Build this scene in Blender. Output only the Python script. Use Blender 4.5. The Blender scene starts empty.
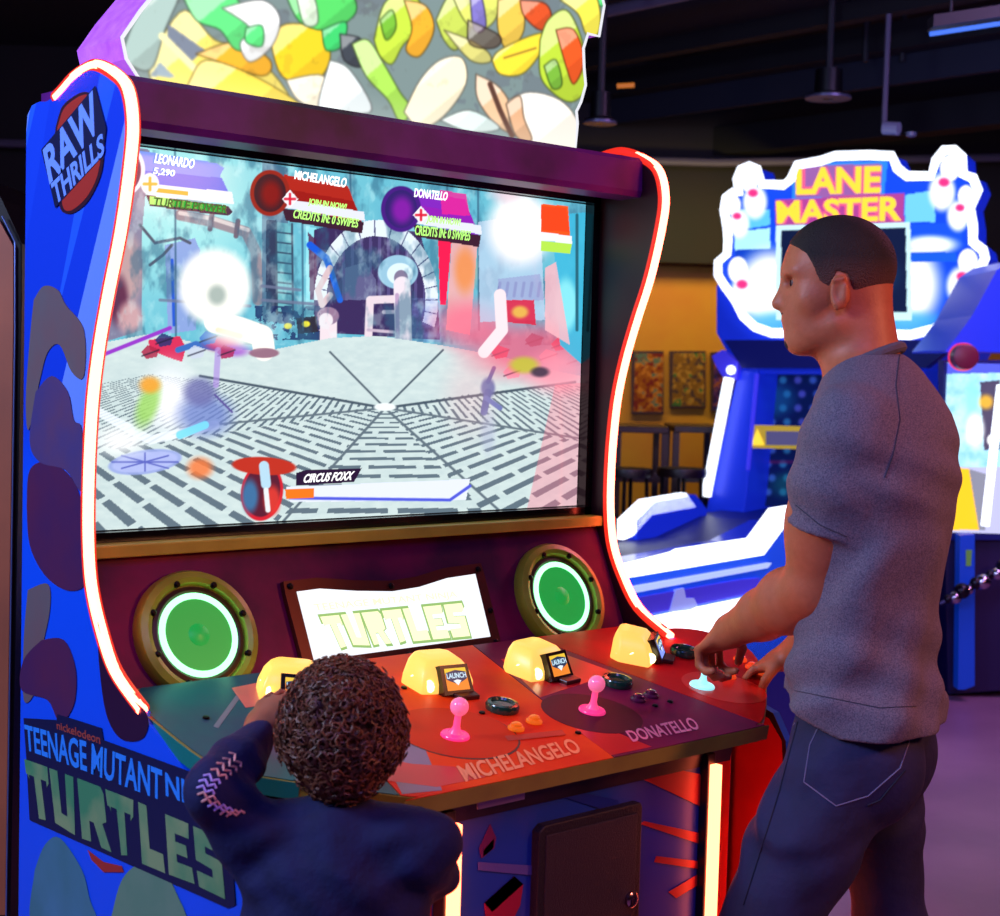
import bpy, bmesh, math, random
import numpy as np
from mathutils import Vector, Matrix
random.seed(7)
COL = bpy.context.scene.collection
SC = bpy.context.scene

# ------------------------------------------------------------------ camera
F_PX, YAW, PITCH, ROLL = 1550.0, 0.7308, -0.0564, 0.0275
S, Z0, ZC = 0.84, 1.56, 1.50            # cabinet drawing scale
def K(x, y, z):                          # cabinet drawing coordinates -> metres
    return (S*x, S*y, S*(z-Z0)+ZC)
FL = Z0 - ZC/S                           # floor in drawing coordinates
CAM = np.array([-2.2085*S, -2.9433*S, ZC])
_cy, _sy = math.cos(YAW), math.sin(YAW)
FW = np.array([_sy*math.cos(PITCH), _cy*math.cos(PITCH), math.sin(PITCH)])
_rt = np.array([_cy, -_sy, 0.0]); _up = np.cross(_rt, FW)
RT = math.cos(ROLL)*_rt + math.sin(ROLL)*_up
UP = -math.sin(ROLL)*_rt + math.cos(ROLL)*_up
def ray(x, y): return FW + RT*((x-500)/F_PX) - UP*((y-458)/F_PX)
def P(x, y, d): return CAM + ray(x, y)*d                     # measured point at a distance
def on(ax, v, x, y):
    D = ray(x, y); return CAM + D*((v-CAM[ax])/D[ax])
def onp(n, p, x, y):
    n = np.array(n, float); D = ray(x, y)
    return CAM + D*(n.dot(np.array(p)-CAM)/n.dot(D))
def proj(Q):
    d = np.asarray(Q) - CAM; z = d@FW
    return 500+F_PX*(d@RT)/z, 458-F_PX*(d@UP)/z
cd = bpy.data.cameras.new('camera'); cam = bpy.data.objects.new('camera', cd); COL.objects.link(cam)
M = Matrix(((RT[0],UP[0],-FW[0],CAM[0]),(RT[1],UP[1],-FW[1],CAM[1]),(RT[2],UP[2],-FW[2],CAM[2]),(0,0,0,1)))
cam.matrix_world = M
cd.sensor_fit = 'HORIZONTAL'; cd.sensor_width = 36; cd.lens = 36*F_PX/1000
cd.clip_start = .05
SC.camera = cam
cd.dof.use_dof = True; cd.dof.focus_distance = 3.0; cd.dof.aperture_fstop = 6.5

# ------------------------------------------------------------------ materials
def lin(c):
    return tuple(((v/255)/12.92 if v/255 <= .04045 else ((v/255+.055)/1.055)**2.4) for v in c)
MATS = {}
def mat(name, col, rough=.5, metal=0, emit=None, es=0, noise=None, spec=.5, bump=None, alpha=None, coat=0, trans=0):
    """col: 0-255 sRGB. noise=(scale, col2, contrast). bump=(scale, strength)"""
    if name in MATS: return MATS[name]
    m = bpy.data.materials.new(name); m.use_nodes = True
    nt = m.node_tree; b = nt.nodes['Principled BSDF']
    b.inputs['Base Color'].default_value = (*lin(col), 1)
    b.inputs['Roughness'].default_value = rough
    b.inputs['Metallic'].default_value = metal
    b.inputs['Specular IOR Level'].default_value = spec
    b.inputs['Coat Weight'].default_value = coat
    b.inputs['Transmission Weight'].default_value = trans
    if emit:
        b.inputs['Emission Color'].default_value = (*emit, 1)
        b.inputs['Emission Strength'].default_value = es
    tc = nt.nodes.new('ShaderNodeTexCoord')
    if noise:
        n = nt.nodes.new('ShaderNodeTexNoise'); n.inputs['Scale'].default_value = noise[0]
        n.inputs['Detail'].default_value = 6
        r = nt.nodes.new('ShaderNodeValToRGB')
        r.color_ramp.elements[0].position = .5-noise[2]; r.color_ramp.elements[1].position = .5+noise[2]
        r.color_ramp.elements[0].color = (*lin(col), 1); r.color_ramp.elements[1].color = (*lin(noise[1]), 1)
        nt.links.new(tc.outputs['Object'], n.inputs['Vector'])
        nt.links.new(n.outputs['Fac'], r.inputs['Fac']); nt.links.new(r.outputs['Color'], b.inputs['Base Color'])
    if bump:
        n = nt.nodes.new('ShaderNodeTexNoise'); n.inputs['Scale'].default_value = bump[0]; n.inputs['Detail'].default_value = 4
        bp = nt.nodes.new('ShaderNodeBump'); bp.inputs['Strength'].default_value = bump[1]; bp.inputs['Distance'].default_value = .01
        nt.links.new(tc.outputs['Object'], n.inputs['Vector'])
        nt.links.new(n.outputs['Fac'], bp.inputs['Height']); nt.links.new(bp.outputs['Normal'], b.inputs['Normal'])
    MATS[name] = m; return m
def glow(name, rgb, strength, base=(24,22,22)):
    return mat(name, base, .4, 0, rgb, strength)
def attr_mat(name, strength, base_mix=0.0, rough=.3):
    m = bpy.data.materials.new(name); m.use_nodes = True
    nt = m.node_tree; b = nt.nodes['Principled BSDF']
    a = nt.nodes.new('ShaderNodeVertexColor'); a.layer_name = 'col'
    if base_mix > 0: nt.links.new(a.outputs['Color'], b.inputs['Base Color'])
    else: b.inputs['Base Color'].default_value = (.01,.01,.012,1)
    b.inputs['Roughness'].default_value = rough; b.inputs['Specular IOR Level'].default_value = .06
    if strength > 0:
        nt.links.new(a.outputs['Color'], b.inputs['Emission Color']); b.inputs['Emission Strength'].default_value = strength
    return m

# ------------------------------------------------------------------ mesh builder
class MB:
    def __init__(s): s.v = []; s.f = []
    def add(s, vs, fs):
        o = len(s.v); s.v += [tuple(map(float, p)) for p in vs]; s.f += [tuple(i+o for i in f) for f in fs]; return s
    def box(s, a, b, rot=0, c=None):
        x0,y0,z0 = a; x1,y1,z1 = b
        vs = [(x,y,z) for z in (z0,z1) for y in (y0,y1) for x in (x0,x1)]
        if rot:
            cx,cy = c if c else ((x0+x1)/2,(y0+y1)/2); ca,sa = math.cos(rot),math.sin(rot)
            vs = [(cx+(x-cx)*ca-(y-cy)*sa, cy+(x-cx)*sa+(y-cy)*ca, z) for x,y,z in vs]
        return s.add(vs, [(0,2,3,1),(4,5,7,6),(0,1,5,4),(2,6,7,3),(0,4,6,2),(1,3,7,5)])
    def prism(s, pts, off, cap=True):
        """pts: planar 3D loop; off: extrusion vector"""
        n = len(pts); off = np.array(off); A = [np.array(p, float) for p in pts]
        vs = A + [p+off for p in A]
        fs = [(i,(i+1)%n,(i+1)%n+n,i+n) for i in range(n)]
        if cap: fs += [tuple(range(n))[::-1], tuple(range(n,2*n))]
        return s.add(vs, fs)
    def tube(s, pts, r, n=10, closed=False, flat=None, cap=True):
        pts = [np.array(p, float) for p in pts]; m = len(pts)
        rs = r if hasattr(r,'__len__') else [r]*m
        T = []
        for i in range(m):
            a = pts[(i-1)%m] if (i>0 or closed) else pts[i]; b = pts[(i+1)%m] if (i<m-1 or closed) else pts[i]
            t = b-a; T.append(t/ (np.linalg.norm(t)+1e-9))
        ref = np.array(flat[0],float) if flat is not None else (np.array([0,0,1.]) if abs(T[0][2])<.9 else np.array([1.,0,0]))
        vs = []
        N = None
        for i in range(m):
            if flat is not None: u = ref
            else:
                u = ref if N is None else N
            u = u - T[i]*u.dot(T[i]); u /= np.linalg.norm(u)+1e-9; N = u
            w = np.cross(T[i], u)
            k = flat[1] if flat is not None else 1
            for j in range(n):
                a = 2*math.pi*j/n
                vs.append(pts[i] + rs[i]*(u*math.cos(a)*k + w*math.sin(a)))
        fs = []
        for i in range(m if closed else m-1):
            for j in range(n):
                a = i*n+j; b = i*n+(j+1)%n; c = ((i+1)%m)*n+(j+1)%n; d = ((i+1)%m)*n+j
                fs.append((a,b,c,d))
        if not closed and cap: fs += [tuple(range(n))[::-1], tuple((m-1)*n+j for j in range(n))]
        return s.add(vs, fs)
    def lathe(s, prof, c, ax=(0,0,1), ux=None, n=32):
        """prof [(r,h)] around axis ax at c"""
        ax = np.array(ax,float); ax /= np.linalg.norm(ax); c = np.array(c,float)
        u = np.array(ux,float) if ux is not None else (np.array([1.,0,0]) if abs(ax[0])<.9 else np.array([0,1.,0]))
        u = u-ax*u.dot(ax); u /= np.linalg.norm(u); w = np.cross(ax,u)
        m = len(prof); vs = []
        for r,h in prof:
            for j in range(n):
                a = 2*math.pi*j/n; vs.append(c+ax*h+(u*math.cos(a)+w*math.sin(a))*r)
        fs = [(i*n+j,i*n+(j+1)%n,(i+1)*n+(j+1)%n,(i+1)*n+j) for i in range(m-1) for j in range(n)]
        if prof[0][0]>1e-6: fs.append(tuple(range(n))[::-1])
        if prof[-1][0]>1e-6: fs.append(tuple((m-1)*n+j for j in range(n)))
        return s.add(vs, fs)
    def grid(s, fn, nu, nv, closed_u=False):
        vs = [fn(i/(nu if closed_u else nu-1), j/(nv-1)) for j in range(nv) for i in range(nu)]
        fs = []
        for j in range(nv-1):
            for i in range(nu if closed_u else nu-1):
                i2 = (i+1)%nu; fs.append((j*nu+i, j*nu+i2, (j+1)*nu+i2, (j+1)*nu+i))
        return s.add(vs, fs)
    def build(s, name, m, parent=None, smooth=False, bevel=0, tri=False, sharp=None):
        me = bpy.data.meshes.new(name); me.from_pydata(s.v, [], s.f)
        bm = bmesh.new(); bm.from_mesh(me)
        bmesh.ops.remove_doubles(bm, verts=bm.verts, dist=1e-6)
        bmesh.ops.recalc_face_normals(bm, faces=bm.faces)
        if bevel:
            es = [e for e in bm.edges if len(e.link_faces)==2 and e.calc_face_angle(0)>.6]
            bmesh.ops.bevel(bm, geom=es, offset=bevel, segments=2, affect='EDGES', profile=.5, clamp_overlap=True)
        ng = [f for f in bm.faces if len(f.verts)>4]
        if ng: bmesh.ops.triangulate(bm, faces=ng)
        bm.to_mesh(me); bm.free()
        if smooth:
            for p in me.polygons: p.use_smooth = True
            try:
                me.set_sharp_from_angle(angle=sharp if sharp else math.radians(40))
            except Exception: pass
        me.materials.append(m)
        o = bpy.data.objects.new(name, me); COL.objects.link(o)
        if parent is not None: attach(o, parent)
        return o
def wmat(o):
    m = o.matrix_basis.copy()
    while o.parent is not None:
        m = o.parent.matrix_basis @ m
        o = o.parent
    return m
def attach(o, parent):
    """parent without moving: meshes are built in world coordinates, roots may sit anywhere"""
    w = wmat(parent).inverted()
    if o.type == 'MESH':
        o.data.transform(w); o.parent = parent
    else:
        o.matrix_basis = w @ o.matrix_basis; o.parent = parent
def tag(o, label=None, cat=None, group=None, kind=None):
    if label: o['label'] = label
    if cat: o['category'] = cat
    if group: o['group'] = group
    if kind: o['kind'] = kind
    return o
def empty(name, loc, label=None, cat=None, group=None):
    o = bpy.data.objects.new(name, None); COL.objects.link(o); o.location = loc; o.empty_display_size = .1
    return tag(o, label, cat, group)
def part(o, **k):
    for a,b in k.items(): o[a] = b
    return o

def catmull(pts, n=8):
    pts = [np.array(p,float) for p in pts]; out = []
    for i in range(len(pts)-1):
        p0 = pts[max(i-1,0)]; p1 = pts[i]; p2 = pts[i+1]; p3 = pts[min(i+2,len(pts)-1)]
        for k in range(n):
            t = k/n
            out.append(.5*((2*p1)+(-p0+p2)*t+(2*p0-5*p1+4*p2-p3)*t*t+(-p0+3*p1-3*p2+p3)*t**3))
    out.append(pts[-1]); return out

# ------------------------------------------------------------------ lettering
def text_verts(s, bold=.0, shear=0):
    cu = bpy.data.curves.new('t', 'FONT'); cu.body = s; cu.offset = bold; cu.shear = shear; cu.resolution_u = 3
    o = bpy.data.objects.new('t', cu); COL.objects.link(o)
    bpy.context.view_layer.update()
    me = bpy.data.meshes.new_from_object(o.evaluated_get(bpy.context.evaluated_depsgraph_get()))
    v = np.array([tuple(p.co)[:2] for p in me.vertices]); f = [tuple(p.vertices) for p in me.polygons]
    bpy.data.objects.remove(o); bpy.data.curves.remove(cu); bpy.data.meshes.remove(me)
    v = (v-v.min(0))/(v.max(0)-v.min(0)+1e-9)
    return v, f
def lettering(name, s, quad, m, parent, thick=.001, off=0, bold=.0, shear=0):
    """quad: bl, br, tr, tl in world space"""
    v, f = text_verts(s, bold, shear)
    bl,br,tr,tl = [np.array(q,float) for q in quad]
    n = np.cross(br-bl, tl-bl); n /= np.linalg.norm(n)
    pts = [(bl*(1-u)+br*u)*(1-w)+(tl*(1-u)+tr*u)*w + n*(off+thick) for u,w in v]
    mb = MB(); mb.add(pts, f)
    o = mb.build(name, m, parent)
    md = o.modifiers.new('thickness','SOLIDIFY'); md.thickness = thick; md.offset = -1
    return o
def px_quad(fn, *pts): return [fn(*p) for p in pts]

# ------------------------------------------------------------------ painted plates (procedural colour per point)
class Plate:
    """flat plate sampled on a grid; shapes are drawn in the plate's own plan, measured off the photograph"""
    def __init__(s, o, ux, uy, w, h, nx, ny, bg=(0,0,0)):
        s.o, s.ux, s.uy = [np.array(a,float) for a in (o,ux,uy)]
        s.nx, s.ny = nx, ny
        U,V = np.meshgrid(np.linspace(0,w,nx), np.linspace(0,h,ny))
        s.W = s.o + U[...,None]*s.ux + V[...,None]*s.uy
        s.U, s.V = U, V
        d = s.W-CAM; z = d@FW
        s.x = 500+F_PX*(d@RT)/z; s.y = 458-F_PX*(d@UP)/z
        s.c = np.zeros((ny,nx,3)); s.c[:] = np.array(bg)/255.
    def mix(s, m, col):
        col = np.array(col)/255. if not isinstance(col,np.ndarray) else col
        s.c = s.c*(1-m[...,None]) + col*m[...,None]
    def inside(s, pts):
        x,y = s.x,s.y; m = np.zeros(x.shape,bool); n = len(pts)
        for i in range(n):
            x1,y1 = pts[i]; x2,y2 = pts[(i+1)%n]
            if y1==y2: continue
            c = ((y1>y)!=(y2>y)) & (x < (x2-x1)*(y-y1)/(y2-y1)+x1); m ^= c
        return m
    def poly(s, pts, col, a=1): s.mix(s.inside(pts)*float(a), col)
    outline = 0
    def spoly(s, pts, col, a=1, n=5):
        q = [tuple(p) for p in catmull(list(pts)+[pts[0]], n)[:-1]]
        s.poly(q, col, a)
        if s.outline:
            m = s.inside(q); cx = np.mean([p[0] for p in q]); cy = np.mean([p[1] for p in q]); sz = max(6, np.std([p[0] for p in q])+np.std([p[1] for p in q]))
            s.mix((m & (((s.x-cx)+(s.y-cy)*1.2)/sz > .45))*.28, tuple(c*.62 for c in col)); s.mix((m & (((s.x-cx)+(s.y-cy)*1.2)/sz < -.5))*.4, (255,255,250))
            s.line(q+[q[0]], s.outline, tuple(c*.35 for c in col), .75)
    def blur(s, k):
        for _ in range(k):
            c = s.c; p = np.pad(c, ((1,1),(1,1),(0,0)), 'edge')
            s.c = (p[:-2,1:-1]+p[2:,1:-1]+p[1:-1,:-2]+p[1:-1,2:]+2*c)/6
    def ell(s, cx, cy, rx, ry, col, a=1, ang=0, soft=0):
        ca,sa = math.cos(math.radians(ang)), math.sin(math.radians(ang))
        dx,dy = s.x-cx, s.y-cy; u = (dx*ca+dy*sa)/rx; v = (-dx*sa+dy*ca)/ry; r = np.sqrt(u*u+v*v)
        if soft: m = np.clip((1+soft-r)/(2*soft),0,1); m = m*m*(3-2*m)
        else: m = np.clip((1-r)*min(rx,ry)+.5,0,1)
        s.mix(m*a, col)
    def line(s, pts, w, col, a=1):
        m = np.zeros(s.x.shape)
        for (x1,y1),(x2,y2) in zip(pts[:-1],pts[1:]):
            dx,dy = x2-x1,y2-y1; L = dx*dx+dy*dy+1e-9
            t = np.clip(((s.x-x1)*dx+(s.y-y1)*dy)/L,0,1)
            d = np.hypot(s.x-x1-t*dx, s.y-y1-t*dy); m = np.maximum(m, np.clip(w/2-d+.5,0,1))
        s.mix(m*a, col)
    def build(s, name, m, parent, mask=None, thick=0, back=None):
        nx,ny = s.nx,s.ny
        idx = np.arange(nx*ny).reshape(ny,nx)
        q = np.stack([idx[:-1,:-1],idx[:-1,1:],idx[1:,1:],idx[1:,:-1]],-1).reshape(-1,4)
        if mask is not None:
            mk = (mask[:-1,:-1]&mask[:-1,1:]&mask[1:,1:]&mask[1:,:-1]).reshape(-1); q = q[mk]
        used = np.unique(q); rem = np.full(nx*ny,-1); rem[used] = np.arange(len(used)); q = rem[q]
        v = s.W.reshape(-1,3)[used]; c = s.c.reshape(-1,3)[used]
        c = np.clip(c,0,1); c = np.where(c<=.04045, c/12.92, ((c+.055)/1.055)**2.4)
        me = bpy.data.meshes.new(name)
        me.vertices.add(len(v)); me.vertices.foreach_set('co', v.ravel())
        me.loops.add(len(q)*4); me.loops.foreach_set('vertex_index', q.ravel().astype(np.int32))
        me.polygons.add(len(q)); me.polygons.foreach_set('loop_start', np.arange(0,len(q)*4,4,dtype=np.int32))
        me.polygons.foreach_set('loop_total', np.full(len(q),4,dtype=np.int32))
        me.update(calc_edges=True)
        at = me.color_attributes.new('col','FLOAT_COLOR','POINT')
        at.data.foreach_set('color', np.concatenate([c,np.ones((len(c),1))],1).ravel())
        me.materials.append(m)
        o = bpy.data.objects.new(name, me); COL.objects.link(o)
        if parent is not None: attach(o, parent)
        return o
def fbm(x, y, seed=0, oct=4):
    rs = np.random.RandomState(seed); out = 0; amp = .5
    for k in range(oct):
        g = rs.rand(64,64); xi = np.floor(x).astype(int); yi = np.floor(y).astype(int)
        fx = x-xi; fy = y-yi; fx = fx*fx*(3-2*fx); fy = fy*fy*(3-2*fy)
        a = g[yi%64,xi%64]; b = g[yi%64,(xi+1)%64]; c = g[(yi+1)%64,xi%64]; d = g[(yi+1)%64,(xi+1)%64]
        out = out + amp*((a*(1-fx)+b*fx)*(1-fy)+(c*(1-fx)+d*fx)*fy); x = x*2.1; y = y*2.1; amp *= .5
    return out

GLY = {
 'T': [[(0,1),(0,.74),(.08,.74),(.12,.66),(.12,.74),(.36,.74),(.38,.0),(.70,.04),(.66,.74),(.90,.74),(.90,.64),(1,.72),(1,1)]],
 'U': [[(0,1),(.02,.06),(.9,0),(1,1),(.66,1),(.62,.26),(.36,.28),(.34,1)]],
 'R': [[(0,1),(.03,0),(.34,.02),(.34,.36),(.50,.36),(.68,0),(1,.0),(.80,.40),(.96,.46),(.98,.9),(.88,1)],],
 'L': [[(0,1),(.04,0),(1,0),(.96,.30),(.40,.30),(.36,1)]],
 'E': [[(0,1),(.03,0),(.98,.0),(.94,.26),(.38,.26),(.37,.40),(.80,.40),(.78,.60),(.36,.60),(.36,.74),(.92,.74),(.96,1)]],
 'S': [[(.0,1),(.0,.44),(.60,.40),(.60,.26),(.0,.26),(.04,0),(1,.0),(.96,.60),(.38,.62),(.38,.74),(.86,.72),(1.0,.84),(.96,1)]],
}
def glyph(name, ch, quad, m, parent, off=0, th=.0008, grow=0):
    bl,br,tr,tl = [np.array(q,float) for q in quad]
    n = np.cross(br-bl, tl-bl); n /= np.linalg.norm(n)
    f = lambda u,w: (bl*(1-u)+br*u)*(1-w)+(tl*(1-u)+tr*u)*w + n*off
    g = lambda v: .5+(v-.5)*(1+grow)
    mb = MB()
    for poly in GLY[ch]: mb.prism([f(g(u),g(w)) for u,w in poly], n*th)
    return mb.build(name, m, parent)
# ================================================================== BIG ARCADE CABINET
cab = empty('arcade_cabinet', K(0,0,FL), 'large four-player arcade cabinet with blue side panels, red neon edging and a wide game screen', 'arcade machine')
A = .738
m_dark = mat('dark_shell', (22,14,24), .5, noise=(30,(30,18,34),.2))
m_blackgloss = mat('black_gloss', (8,7,10), .18)
m_purple = mat('purple_print', (104,20,124), .45, noise=(4,(50,8,66),.12), spec=.3)
m_plum = mat('plum_panel_print', (124,6,72), .5, noise=(5,(52,4,50),.15), spec=.25)
m_bronze = mat('bronze_trim', (186,190,64), .4, .1, noise=(20,(160,160,50),.3))
m_neon = glow('red_neon_tube', (1.0,.080,.046), 19)
m_halo = glow('red_neon_halo', (1.0,.03,.012), .9)
m_inner = mat('inner_plum_liner', (40,10,22), .4)
m_neon_body = glow('white_hot_strip', (1.0,.15,.06), 9)
m_screw = mat('black_screw', (20,16,16), .35, .8)

# side print: blue with slanting pale rays, made from nodes
def side_material():
    m = bpy.data.materials.new('blue_ray_print'); m.use_nodes = True; nt = m.node_tree; b = nt.nodes['Principled BSDF']
    L = nt.links.new
    tc = nt.nodes.new('ShaderNodeTexCoord'); sp = nt.nodes.new('ShaderNodeSeparateXYZ'); L(tc.outputs['Object'], sp.inputs[0])
    def mth(op,a,bb,c=None):
        n = nt.nodes.new('ShaderNodeMath'); n.operation = op
        for i,q in enumerate((a,bb,c)):
            if q is None: continue
            if isinstance(q,(int,float)): n.inputs[i].default_value = q
            else: L(q, n.inputs[i])
        return n.outputs[0]
    # rays fan out: coordinate across the slant
    u = mth('ADD', sp.outputs['Y'], mth('MULTIPLY', sp.outputs['Z'], .42))
    cx = nt.nodes.new('ShaderNodeCombineXYZ'); L(mth('MULTIPLY',u,6.5), cx.inputs[0]); L(mth('MULTIPLY',mth('SUBTRACT',sp.outputs['Z'],mth('MULTIPLY',sp.outputs['Y'],.42)),.55), cx.inputs[1])
    vo = nt.nodes.new('ShaderNodeTexVoronoi'); vo.inputs['Scale'].default_value = 1.5; L(cx.outputs[0], vo.inputs['Vector'])
    r = nt.nodes.new('ShaderNodeValToRGB'); r.color_ramp.interpolation = 'CONSTANT'
    e = r.color_ramp.elements; e[0].position = 0; e[0].color = (*lin((16,64,214)),1); e[1].position = .42; e[1].color = (*lin((36,98,238)),1)
    x = r.color_ramp.elements.new(.60); x.color = (*lin((112,150,250)),1)
    x = r.color_ramp.elements.new(.84); x.color = (*lin((20,70,220)),1)
    sc = nt.nodes.new('ShaderNodeSeparateColor'); L(vo.outputs['Color'], sc.inputs[0]); L(sc.outputs[0], r.inputs[0])
    # lower part of the print is plain bright blue
    lo = nt.nodes.new('ShaderNodeMapRange'); L(sp.outputs['Z'], lo.inputs[0]); lo.inputs[1].default_value = 1.28; lo.inputs[2].default_value = 1.40
    mx = nt.nodes.new('ShaderNodeMix'); mx.data_type = 'RGBA'; L(lo.outputs[0], mx.inputs['Factor'])
    mx.inputs['A'].default_value = (*lin((10,84,240)),1); L(r.outputs[0], mx.inputs['B'])
    L(mx.outputs['Result'], b.inputs['Base Color']); b.inputs['Roughness'].default_value = .35
    return m
m_side = side_material()

# outline of a side panel, (y, z) drawing units
top = [(.175,2.088),(.14,2.092),(.10,2.090),(.05,2.106),(.003,2.125),(-.05,2.136),(-.10,2.136),(-.165,2.113),(-.218,2.078),(-.240,2.01),
       (-.230,1.93),(-.198,1.81),(-.155,1.70),(-.120,1.60),(-.095,1.50),(-.083,1.40),(-.078,1.30),(-.080,1.20),(-.095,1.11),(-.135,1.03),(-.200,.95),(-.310,.893)]
front = [tuple(p) for p in catmull(top, 5)]
low = [(-.50,.80),(-.66,.74),(-.70,.66),(-.71,.40),(-.72,FL)]
outline = [(.20,FL),(.20,2.04),(.195,2.07)] + front + [(-.36,.872),(-.52,.80),(-.66,.76),(-.70,.70),(-.715,.55),(-.72,FL)]
def side_panel(sg):
    x0 = A*sg; t = .022*sg
    root = MB().prism([K(x0,y,z) for y,z in outline], (S*t,0,0)).build('side_panel', m_side, cab)
    # glowing edge
    pts = [np.array(K(x0+t/2,y,z)) for y,z in front[12:]]
    MB().prism([K(x0-sg*.0002,y,z) for y,z in outline],(-.0015*sg,0,0)).build('inner_liner', m_inner, root)
    MB().prism([K(x0-sg*.0020,y,z) for y,z in ((-.30,FL+.02),(-.712,FL+.02),(-.705,.55),(-.69,.70),(-.65,.745),(-.50,.79),(-.30,.83))],(-.0008*sg,0,0)).build('inner_glow_sheet', mat('scarlet_glow_sheet',(236,36,26),.4,noise=(4,(206,24,30),.12)), root)  # red sheet stands in for the strip's red light on the liner
    MB().tube(pts, .0128, 10, flat=((1,0,0),.98)).build('neon_halo', m_halo, root, smooth=True)  # added glowing tube that imitates the red fringe round the neon
    pts = [p+np.array(((-1 if sg<0 else -.4)*.004,-.008,.0)) for p in pts]
    MB().tube(pts, .0093, 10, flat=((1,0,0),1.0)).build('neon_strip', m_neon, root, smooth=True)
    e2 = [np.array(K(x0+t/2,y,z)) for y,z in [tuple(p) for p in catmull([(-.715,.60),(-.72,.45),(-.724,.2),(-.724,FL+.02)],3)]]
    MB().tube(e2, .010, 8, flat=((1,0,0),1.0)).build('neon_strip', m_neon, root, smooth=True)
    return root
spL = side_panel(-1); spR = side_panel(1)
XS = (-A-.022-.0012)*S
def sideP(x,y): return on(0, XS, x, y)
m_ltblue = mat('pale_blue_ink', (120,160,250), .4)
m_midblue = mat('mid_blue_ink', (44,140,246), .4)
m_navy = mat('navy_ink', (16,22,66), .4)
m_tgreen = mat('turtle_green_ink', (70,140,96), .4, noise=(7,(140,160,110),.1))
m_redink = mat('brick_red_ink', (176,48,40), .4)
m_maroon = mat('dusky_maroon_ink', (92,36,74), .4, noise=(9,(70,34,86),.2))
m_olive = mat('dusky_olive_ink', (104,98,104), .4, noise=(8,(120,88,92),.2))
def flat(name, pts, m, parent, fn, off=.0, smooth=True):
    if smooth: pts = [tuple(p) for p in catmull(list(pts)+[pts[0]],5)[:-1]]
    P3 = [fn(*p) for p in pts]
    mb = MB(); mb.prism([p+np.array((-off-.0006,0,0)) for p in P3], (.0006,0,0))
    return mb.build(name, m, parent)
# abstract dusky shapes in the side print (no figures)
g = flat('printed_shape', [(27,505),(30,470),(48,462),(70,476),(82,505),(86,560),(84,586),(66,590),(45,575),(30,545)], m_maroon, spL, sideP)
flat('printed_shape', [(34,300),(44,286),(58,290),(66,305),(84,330),(84,376),(72,372),(60,345),(48,352),(40,380),(29,430),(26,400),(30,340)], m_olive, spL, sideP)
flat('printed_shape', [(36,392),(52,376),(68,392),(74,420),(82,430),(82,490),(66,470),(40,462),(30,440)], mat('dusky_violet_ink',(74,62,120),.4,noise=(12,(96,64,104),.2)), spL, sideP, .0002)
flat('printed_shape', [(28,590),(48,584),(50,610),(42,650),(36,690),(24,700),(24,640)], m_olive, spL, sideP)
flat('printed_shape', [(42,640),(64,640),(76,670),(74,705),(60,722),(48,700),(22,690),(24,660)], m_maroon, spL, sideP, .0003)
flat('printed_shape', [(98,622),(108,660),(130,696),(146,712),(148,728),(140,740),(120,738),(106,712),(99,660)], mat('deep_plum_ink',(46,14,52),.4), spL, sideP)
flat('printed_shape', [(35,870),(45,845),(60,838),(82,870),(90,900),(96,915),(98,930),(34,930)], mat('sea_green_ink',(60,112,110),.4,noise=(5,(80,130,160),.2)), spL, sideP)
flat('printed_shape', [(112,915),(122,880),(140,864),(160,868),(176,892),(184,930),(112,930)], mat('moss_green_ink',(96,138,110),.4,noise=(10,(120,146,120),.2)), spL, sideP)
flat('printed_shape', [(88,850),(104,862),(122,866),(124,872),(104,872),(92,860)], m_redink, spL, sideP, .0002, False)
# maker's badge
flat('badge_disc', [(56,128),(62,108),(72,98),(84,92),(94,96),(100,112),(104,150),(102,172),(94,192),(84,206),(70,214),(60,206),(60,170),(55,150)], mat('badge_outline_ink',(52,18,40),.4), spL, sideP, .0004)
flat('badge_disc', [(58,128),(64,110),(73,101),(84,95),(91,98),(97,114),(101,150),(99,172),(92,190),(82,203),(70,211),(63,204),(62,170),(57,150)], m_redink, spL, sideP, .0008)
flat('badge_panel', [(42,150),(96,86),(107,128),(104,156),(56,208),(50,182)], m_navy, spL, sideP, .0012, False)
lettering('badge_lettering', 'RAW', [sideP(51,185),sideP(103,128),sideP(94,90),sideP(44,150)], m_ltblue, spL, .0006, .002, .03)
lettering('badge_lettering', 'THRILLS', [sideP(57,206),sideP(106,154),sideP(104,132),sideP(52,184)], m_ltblue, spL, .0006, .002, .03)
# title block
flat('title_panel', [(24,718),(57,720),(58,714),(102,728),(104,740),(200,775),(228,790),(236,905),(228,908),(30,820),(27,762)], m_navy, spL, sideP, .0004, False)
lettering('title_lettering', 'TEENAGE', [sideP(27,750),sideP(88,772),sideP(87,741),sideP(25,724)], m_midblue, spL, .0006, .0012, .02)
lettering('title_lettering', 'MUTANT', [sideP(92,774),sideP(163,801),sideP(163,770),sideP(93,743)], m_midblue, spL, .0006, .0012, .02)
lettering('title_lettering', 'NINJA', [sideP(167,803),sideP(226,826),sideP(224,794),sideP(166,772)], m_midblue, spL, .0006, .0012, .02)
lettering('title_lettering', 'nickelodeon', [sideP(58,729),sideP(101,744),sideP(101,735),sideP(57,721)], mat('rust_ink',(170,70,60),.4), spL, .0006, .0012, .01)
tt = [((25,759),(48,767),(53,826),(32,814)), ((50,768),(74,777),(78,836),(56,826)), ((78,778),(104,788),(112,852),(82,838)), ((106,789),(134,800),(134,860),(115,852)),
      ((139,802),(162,812),(166,873),(142,863)), ((166,814),(190,824),(196,884),(169,874)), ((194,826),(222,838),(226,899),(199,886))]
for ch,(a,b,c,d) in zip('TURTLES', tt):
    glyph('title_lettering', ch, [sideP(*d),sideP(*c),sideP(*b),sideP(*a)], m_tgreen, spL, .0008)

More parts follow.
